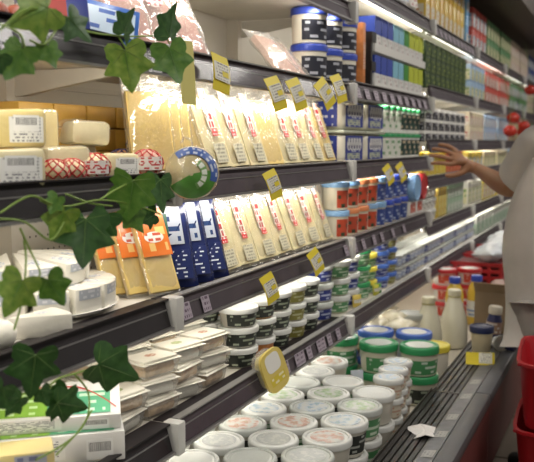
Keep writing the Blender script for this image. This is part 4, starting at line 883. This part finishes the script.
# ------------------------------------------------------------------ tags
tagsA = [(223, 55, 'first on the upper rail, beside the ham packs'), (274, 77, 'second on the upper rail'), (295, 79, 'third on the upper rail, close behind the second'), (322, 81, 'fourth on the upper rail, tilted'), (338, 75, 'fifth on the upper rail, at the joint')]
for px, py, d in tagsA:
    p = at_y(px-4, py, .965); price_tag('yellow price tag, '+d, p.x, p.z, .965, (12, -14, -16, -32, -14)[[t[0] for t in tagsA].index(px)], .066, .10, -16, -12)
for px, py, d in ((268, 171, 'on the middle rail under the upper sliced cheese'), (385, 166, 'on the middle rail above the navy-labelled tubs'), (398, 164, 'beside another on the rail above navy-labelled tubs, nearer the shopper'), (311, 251, 'at the rail joint below the lower sliced cheese'), (265, 275, 'hanging above the stacked salad tubs')):
    p = at_y(px, py, .962); price_tag('yellow price tag '+d, p.x, p.z, .962, (-24 if px > 300 else -16), .06, .085, -14, -12)
# lavender labels inside the rails
def rail_label(label, X, z, w=.042):
    tag(obj('rail_label', cached(('rl', w), lambda: MB().quad([(-w/2, -.0055, -.049), (w/2, -.0055, -.049), (w/2, .0065, -.008), (-w/2, .0065, -.008)]).mesh('rail_label', LAV)), None, (X, .9895, z)), label, 'price tag', 'lavender rail labels')
for i in range(9): rail_label(f'lavender label in the lowest rail, {ORD[i]} past the oval pack', 2.27+.068*i+(.03 if i % 3 == 2 else 0), ZD)
for i, X in enumerate((1.70, 1.80, 2.93, 3.04, 3.15, 3.30, 3.42, 3.6, 3.8)): rail_label(f'lavender label in the rail under the sliced cheese and red-labelled tubs, {ORD[i]} along', X, ZC)
for i in range(10): rail_label(f'lavender label in the rail below the drink cartons, {ORD[i]} along', 3.05+.125*i, 1.675, .06)
for i in range(10): rail_label(f'lavender label in the rail below the yellow juice, {ORD[i]} along', 4.4+.12*i, 2.08, .06)
# ------------------------------------------------------------------ ivy garlands on the nearest section
def leaf_material(name, c1, c2):
    m = mat(name, c1, .42)
    nt = m.node_tree; b = nt.nodes['Principled BSDF']
    uv = nt.nodes.new('ShaderNodeUVMap'); n = nt.nodes.new('ShaderNodeTexNoise'); n.inputs['Scale'].default_value = 5; nt.links.new(uv.outputs[0], n.inputs['Vector'])
    r = nt.nodes.new('ShaderNodeValToRGB'); r.color_ramp.elements[0].position = .35; r.color_ramp.elements[1].position = .68
    r.color_ramp.elements[0].color = (*c1, 1); r.color_ramp.elements[1].color = (*c2, 1)
    n.inputs['Detail'].default_value = 4
    nt.links.new(n.outputs['Fac'], r.inputs['Fac']); nt.links.new(r.outputs[0], b.inputs['Base Color'])
    b.inputs['Transmission Weight'].default_value = 0
    return m
LF = [leaf_material('leaf_dark', (.022, .075, .014), (.045, .13, .025)), leaf_material('leaf_mid', (.06, .17, .018), (.13, .26, .035)), leaf_material('leaf_light', (.12, .25, .025), (.27, .38, .06))]
VEIN = mat('leaf_vein', (.12, .22, .05), .5); STEM = mat('vine_stem', (.22, .34, .06), .5)
OUT = [(.0, -.10), (.08, .02), (.20, .10), (.36, .13), (.47, .05), (.50, -.06), (.47, -.18), (.40, -.28), (.50, -.38), (.60, -.52), (.50, -.58), (.36, -.62), (.25, -.68), (.19, -.80), (.10, -.95), (0, -1.08)]
def leaf_mesh(m, v):
    def f():
        r2 = random.Random(v*31+7); mb = MB()
        half = [(x*(1+.06*r2.uniform(-1, 1)), z*(1+.03*r2.uniform(-1, 1))) for x, z in OUT]
        pts = half+[(-x*(1+.1*r2.uniform(-1, 1)), z) for x, z in half[-2:0:-1]]
        def yy(x, z): return -.22*abs(x)**1.2+.10*(z+.5)**2+.05*math.sin(6*x+v)*math.cos(5*z)
        n = len(pts); mid = (0, -.42)
        vs = [(mid[0], -.0+.0, mid[1])]
        inner = [((x+mid[0])*.5, (z+mid[1])*.5) for x, z in pts]
        vs += [(x, -yy(x, z)*.6, z) for x, z in inner]+[(x, -yy(x, z), z) for x, z in pts]
        fs = []
        for k in range(n):
            a, b = k, (k+1) % n
            fs.append((0, 1+b, 1+a)); fs.append((1+a, 1+b, 1+n+b, 1+n+a))
        uvs = [(p[0]+.5, p[2]+1) for p in vs]
        me = mb.add(vs, fs, 0, uvs).mesh('leaf', m, 70); return me
    return cached(('leaf', m.name, v), f)
def vein_mesh(v):
    def f():
        mb = MB()
        def yy(x, z): return -(-.22*abs(x)**1.2+.10*(z+.5)**2+.05*math.sin(6*x+v)*math.cos(5*z))
        for tx, tz in ((0, -1.0), (.42, .02), (-.42, .02), (.46, -.46), (-.46, -.46)):
            mb.tube([(tx*t, min(0, yy(tx*t, -.1+(tz+.1)*t)*(.35+.5*t))-.012, -.1+(tz+.1)*t) for t in (0, .33, .66, .95)], [.008, .007, .005, .002], 4)
        return mb.mesh('vein', VEIN)
    return cached(('vein', v), f)
def vine(label, stems, leaves):
    """stems: lists of (px,py,Y); leaves: (px,py of the leaf's base, size m, roll deg, tone, Y, turn)"""
    p0 = at_y(*stems[0][0])
    t = thing('ivy_vine', label, 'ivy', p0, (0, 0, 0), 'artificial ivy garlands')
    for st in stems:
        pts = [at_y(*q)-p0 for q in st]
        fine = []
        for i in range(len(pts)-1):
            a = pts[max(0, i-1)]; b = pts[i]; c = pts[i+1]; d = pts[min(len(pts)-1, i+2)]
            for k in range(5):
                u = k/5; fine.append(.5*((2*b)+(c-a)*u+(2*a-5*b+4*c-d)*u*u+(3*b-a-3*c+d)*u**3))
        fine.append(pts[-1])
        obj('stem', MB().tube(fine, .0019, 6).mesh('stem', STEM, 60), t)
    for k, (px, py, size, roll, tone, Y, turn) in enumerate(leaves):
        p = at_y(px, py, Y); az = math.degrees(math.atan2(p.y, p.x))
        v = k % 4
        lf = obj('leaf', leaf_mesh(LF[tone], v), t, p-p0, (R(rnd.uniform(-18, 8)), R(roll), R(az-90+turn)))
        lf.scale = (size*1.05,)*3
        obj('vein', vein_mesh(v), lf)
vine('ivy garland hanging over the top rail at the near end',
     [[(0, 30, .95), (30, 8, .93), (62, 22, .94), (90, 32, .95), (122, 36, .95), (150, 36, .95), (176, 34, .95)], [(60, 24, .94), (45, 44, .93), (30, 40, .94)], [(0, 24, .95), (20, 34, .93), (25, 50, .93)], [(118, 36, .95), (126, 48, .94)], [(165, 36, .95), (170, 44, .94)]],
     [(52, 6, .078, 62, 2, .915, 8), (24, 46, .060, 28, 1, .92, -8), (47, 44, .040, -16, 1, .93, 20), (2, 52, .045, 40, 0, .94, 10), (124, 46, .085, -10, 2, .925, -12), (168, 44, .082, -14, 1, .925, 14), (168, 40, .075, 190, 0, .93, 52), (122, 36, .06, 205, 0, .94, 58), (66, 14, .06, -40, 0, .94, 40)])
vine('ivy garland trailing along the middle rail under the wrapped cheese chunks',
     [[(0, 213, .95), (30, 196, .94), (52, 204, .935), (70, 206, .94), (100, 200, .935), (135, 205, .935), (160, 214, .94)], [(0, 219, .95), (25, 222, .94), (50, 240, .93), (64, 222, .93)], [(40, 200, .94), (70, 216, .93), (85, 225, .93)], [(100, 200, .935), (115, 190, .93), (135, 180, .93)], [(66, 194, .94), (90, 203, .94), (112, 206, .94)]],
     [(86, 214, .092, 6, 0, .91, 4), (66, 208, .06, 25, 2, .925, 14), (58, 196, .034, 30, 1, .93, 20), (134, 176, .088, 10, 1, .915, -6), (160, 176, .075, 6, 0, .93, 40), (108, 212, .062, 26, 0, .925, -22), (128, 208, .055, -30, 1, .935, 26), (156, 214, .045, 70, 0, .94, 30)])
vine('short ivy spray dangling in front of the brie plate',
     [[(20, 228, .94), (30, 250, .93), (40, 272, .92), (36, 280, .92)], [(24, 240, .94), (26, 262, .93), (22, 300, .93), (14, 330, .93)]],
     [(24, 276, .068, 28, 2, .915, 6), (46, 276, .056, -28, 1, .915, -10)])
vine('ivy spray hanging low before the flat green boxes',
     [[(0, 402, .96), (28, 392, .95), (45, 388, .95), (60, 378, .94), (74, 374, .94), (92, 368, .93)], [(74, 374, .94), (88, 392, .93), (87, 418, .92), (70, 440, .92), (36, 460, .92)], [(92, 410, .92), (78, 432, .92), (56, 455, .92)], [(45, 390, .95), (62, 384, .94), (70, 396, .94)]],
     [(36, 350, .080, 8, 0, .925, 6), (94, 362, .085, -66, 0, .915, -4), (4, 384, .055, 40, 0, .94, 20), (68, 388, .06, 32, 0, .93, 34), (54, 402, .06, -70, 0, .925, 10), (40, 388, .034, -20, 0, .94, 10), (22, 396, .04, 50, 0, .94, 30)])
# ------------------------------------------------------------------ red shopping baskets
BR = mat('basket_red', (.40, .012, .018), .35)
def basket_mesh():
    mb = MB(); rings = [(0, .86), (.02, .88), (.21, 1.0), (.225, 1.06), (.235, 1.06), (.235, 1.0), (.22, .965), (.03, .84), (.012, .82)]
    sx, sy = .22, .165; n = 32; vs = []; fs = []
    for z, k in rings:
        for i in range(n):
            a = 2*math.pi*i/n; c, s = math.cos(a), math.sin(a); e = .35
            vs.append((sx*k*math.copysign(abs(c)**e, c), sy*k*math.copysign(abs(s)**e, s), z))
    for j in range(len(rings)-1):
        for i in range(n): fs.append((j*n+i, j*n+(i+1) % n, (j+1)*n+(i+1) % n, (j+1)*n+i))
    fs.append(tuple(range(n-1, -1, -1))); fs.append(tuple((len(rings)-1)*n+i for i in range(n)))
    return mb.add(vs, fs).mesh('basket', BR, 40)
bm_ = basket_mesh()
bx_, by_ = 2.98, .168
for k in range(3):
    th = thing('shopping_basket', f'red plastic shopping basket in the aisle stack, {("bottom","middle","top")[k]} one', 'basket', (bx_, by_, .001+k*.2355), (0, 0, R(2*k)), 'red shopping baskets')
    obj('tub', bm_, th)
    obj('handle', cached('bh', lambda: MB().tube([(-.205, 0, .205), (-.215, .0, .225), (-.215, .10, .228), (-.205, .162, .23), (0, .168, .231), (.205, .162, .23), (.215, .10, .228), (.215, 0, .225), (.205, 0, .205)], .006, 6).mesh('handle', mat('basket_handle', (.30, .01, .015), .4), 60)), th)
th = thing('leaflet', 'crumpled white leaflet lying in the top shopping basket', 'paper', (bx_-.03, by_+.04, .4715+.0125), (R(0), 0, R(30)))
obj('sheet', MB().add([(-.12, -.08, .0), (0, -.09, .05), (.12, -.08, .0), (-.12, .08, .03), (0, .08, .10), (.12, .07, .04), (-.12, -.08, -.001), (0, -.09, .049), (.12, -.08, -.001), (-.12, .08, .029), (0, .08, .099), (.12, .07, .039)], [(0, 1, 4, 3), (1, 2, 5, 4), (9, 10, 7, 6), (10, 11, 8, 7)]).mesh('sheet', MATS['white_paper'], 60), th)
# ------------------------------------------------------------------ the shopper
SKIN = mat('skin', (.34, .165, .085), .5, var=.08, vscale=12, sss=.08)
SHIRT = mat('shirt_grey', (.54, .50, .46), .85, bump=.25, bscale=14, var=.07, vscale=9)
PANT = mat('trousers_grey', (.36, .33, .30), .8, bump=.15); HAIR = mat('hair_dark', (.015, .012, .01), .6, bump=.3, bscale=80); SHOE = mat('shoe_black', (.02, .02, .02), .4)
def skinned(name, verts, edges, m, parent, root=0, sub=2):
    me = bpy.data.meshes.new(name); me.from_pydata([v[:3] for v in verts], edges, []); me.materials.append(m)
    o = obj(name, me, parent)
    sk = o.modifiers.new('skin', 'SKIN'); sk.use_smooth_shade = True
    for i, v in enumerate(verts):
        d = me.skin_vertices[0].data[i]; d.radius = (v[3], v[4] if len(v) > 4 else v[3]); d.use_root = (i == root)
    sb = o.modifiers.new('sub', 'SUBSURF'); sb.levels = sub; sb.render_levels = sub
    return o
P = Vector((3.46, .305, 0))
person = thing('person', 'person in a light grey short-sleeved shirt reaching into the case', 'person', P)
sh = Vector((.03, .035, 1.47)); el = at_y(511, 190, .475)-P; wr = at_y(476, 168, .665)-P
hd = (at_y(455, 158, .755)-P)
B = []; E = []
def bv(p, r, r2=None, link=None):
    B.append((*p, r, r2 or r)); i = len(B)-1
    if link is not None: E.append((link, i))
    return i
pel = bv((.0, .0, .94), .09, .09)
ab = bv((.0, .01, 1.12), .09, .09, pel); chs = bv((.02, -.04, 1.32), .085, .085, ab); nb = bv((.02, -.07, 1.50), .06, .07, chs); nk = bv((.02, -.06, 1.57), .052, None, nb)
hb = bv((.02, -.04, 1.645), .075, .085, nk); ht = bv((.02, -.035, 1.75), .078, .09, hb); bv((.02, -.05, 1.80), .05, .06, ht)
s1 = bv(sh, .062, None, chs); m1 = bv((sh+el)/2, .054, None, s1); e1 = bv(el, .048, None, m1); f1 = bv(el.lerp(wr, .35), .047, None, e1); w1 = bv(wr, .031, .027, f1)
# hand: palm and five fingers, reaching along d with the palm down
d = (hd-wr).normalized(); side = d.cross(Vector((0, 0, 1))).normalized(); upv = side.cross(d).normalized()
side, upv = side*.5+upv*.866, upv*.5-side*.866; HS = 1.25
def hp_(a, b, c): return wr+(d*a+side*b+upv*c)*HS
pm0 = bv(hp_(.035, 0, 0), .034, .024, w1); pm1 = bv(hp_(.072, 0, 0), .040, .022, pm0)
for j, (o_, ln, cv) in enumerate(((-.034, .070, .0), (-.012, .082, .004), (.012, .078, .004), (.034, .062, 0))):
    k0 = bv(hp_(.098+cv, o_, 0), .0115, None, pm1); k1 = bv(hp_(.098+cv+ln*.42, o_*1.2, -.006), .011, None, k0)
    k2 = bv(hp_(.098+cv+ln*.75, o_*1.32, -.020), .010, None, k1); bv(hp_(.098+cv+ln*.95, o_*1.38, -.034), .0085, None, k2)
t0 = bv(hp_(.045, -.042, -.006), .0145, None, pm0); t1 = bv(hp_(.072, -.064, -.016), .0125, None, t0); bv(hp_(.10, -.074, -.026), .010, None, t1)
# other arm resting down
s2 = bv((.12, -.16, 1.43), .055, None, chs); e2 = bv((.24, -.24, 1.17), .042, None, s2); w2 = bv((.26, -.12, .97), .028, None, e2); h2 = bv((.26, -.09, .91), .032, .018, w2)
for j in range(4): a_ = bv((.235+.017*j, -.07, .85), .009, None, h2); bv((.235+.017*j, -.06, .81), .008, None, a_)
tb = bv((.225, -.055, .89), .010, None, h2); bv((.222, -.035, .86), .009, None, tb)
for q in (-1, 1):
    hp = bv((.08*q, .0, .82), .07, .07, pel); kn = bv((.10*q, -.02, .48), .058, None, hp); an = bv((.10*q, -.05, .10), .036, None, kn); to = bv((.11*q, .09, .045), .034, .03, an)
skinned('body', B, E, SKIN, person, pel)
# shirt with short sleeve
S = [(.0, .005, .80, .165, .16), (.0, .025, 1.0, .175, .17), (.01, .015, 1.18, .165, .16), (.02, -.04, 1.35, .14, .13), (.02, -.07, 1.475, .085, .09), (.02, -.065, 1.53, .06, .066)]
SE = [(i, i+1) for i in range(5)]
def sv(p, r, r2, link): S.append((*p, r, r2)); SE.append((link, len(S)-1)); return len(S)-1
hm = sv((.0, -.01, .64), .145, .14, 0)
shirt_ = skinned('shirt', S, SE, SHIRT, person, 0)
def sleeve(a, c, k):
    inn = Vector((.02, -.05, 1.40)); dr = (c-a).normalized()
    pts = [inn.lerp(a, .35), inn.lerp(a, .75)+Vector((0, 0, .01)), a+dr*.03, a.lerp(c, .35), a.lerp(c, .62), a.lerp(c, k), a.lerp(c, k-.01), a.lerp(c, k-.12)]
    o = obj('sleeve', MB().tube(pts, [.085, .095, .094, .090, .092, .096, .090, .06], 20).mesh('sleeve', SHIRT, 70), shirt_)
    sb = o.modifiers.new('sub', 'SUBSURF'); sb.levels = 1; sb.render_levels = 2
sleeve(sh, el, .86); sleeve(Vector((.12, -.16, 1.43)), Vector((.24, -.24, 1.17)), .8)
T = [(0, -.01, .90, .16, .155)]; TE = []
for q in (-1, 1):
    i0 = len(T); T += [(.085*q, -.0, .78, .105, .115), (.10*q, -.02, .48, .085, .09), (.10*q, -.05, .12, .062, .065)]; TE += [(0, i0), (i0, i0+1), (i0+1, i0+2)]
skinned('trousers', T, TE, PANT, person, 0)
for q in (-1, 1): skinned('shoe', [(.10*q, -.08, .06, .052, .05), (.105*q, .03, .055, .05, .045), (.11*q, .14, .045, .045, .038)], [(0, 1), (1, 2)], SHOE, person, 0)
hr = MB().lathe([(max(.001, .098*math.sin(math.pi*k/12)), -.105*math.cos(math.pi*k/12)) for k in range(3, 13)], 20).mesh('hair', HAIR, 70)
obj('hair', hr, person, (.02, -.065, 1.735), (R(28), 0, 0))
for q in (-1, 1):
    obj('ear', MB().lathe([(.004, -.03), (.014, -.02), (.017, 0), (.014, .02), (.004, .03)], 10).mesh('ear', SKIN, 70), person, (.02+.083*q, -.045, 1.69), (R(10), R(12*q), 0))
    e_ = obj('eye', MB().lathe([(max(.001, .011*math.sin(math.pi*k/8)), -.011*math.cos(math.pi*k/8)) for k in range(9)], 12).mesh('eye', mat('eye_white', (.8, .78, .75), .2), 70), person, (.02+.033*q, .043, 1.70))
    obj('iris', MB().disc(.005, .0, 12).mesh('iris', HAIR), e_, (0, .0115, 0), (R(-90), 0, 0))
obj('nose', MB().add([(-.014, .143, 1.655), (.014, .143, 1.655), (0, .172, 1.662), (-.007, .148, 1.70), (.007, .148, 1.70), (0, .145, 1.648)], [(0, 2, 3), (2, 1, 4), (3, 2, 4), (0, 5, 2), (5, 1, 2)]).mesh('nose', SKIN, 80), person, (.02, -.10, 0))
obj('mouth', MB().lathe([(.002, -.024), (.007, -.012), (.008, 0), (.007, .012), (.002, .024)], 8).mesh('mouth', mat('lips', (.30, .10, .08), .4), 70), person, (.02, .038, 1.622), (0, R(90), 0))
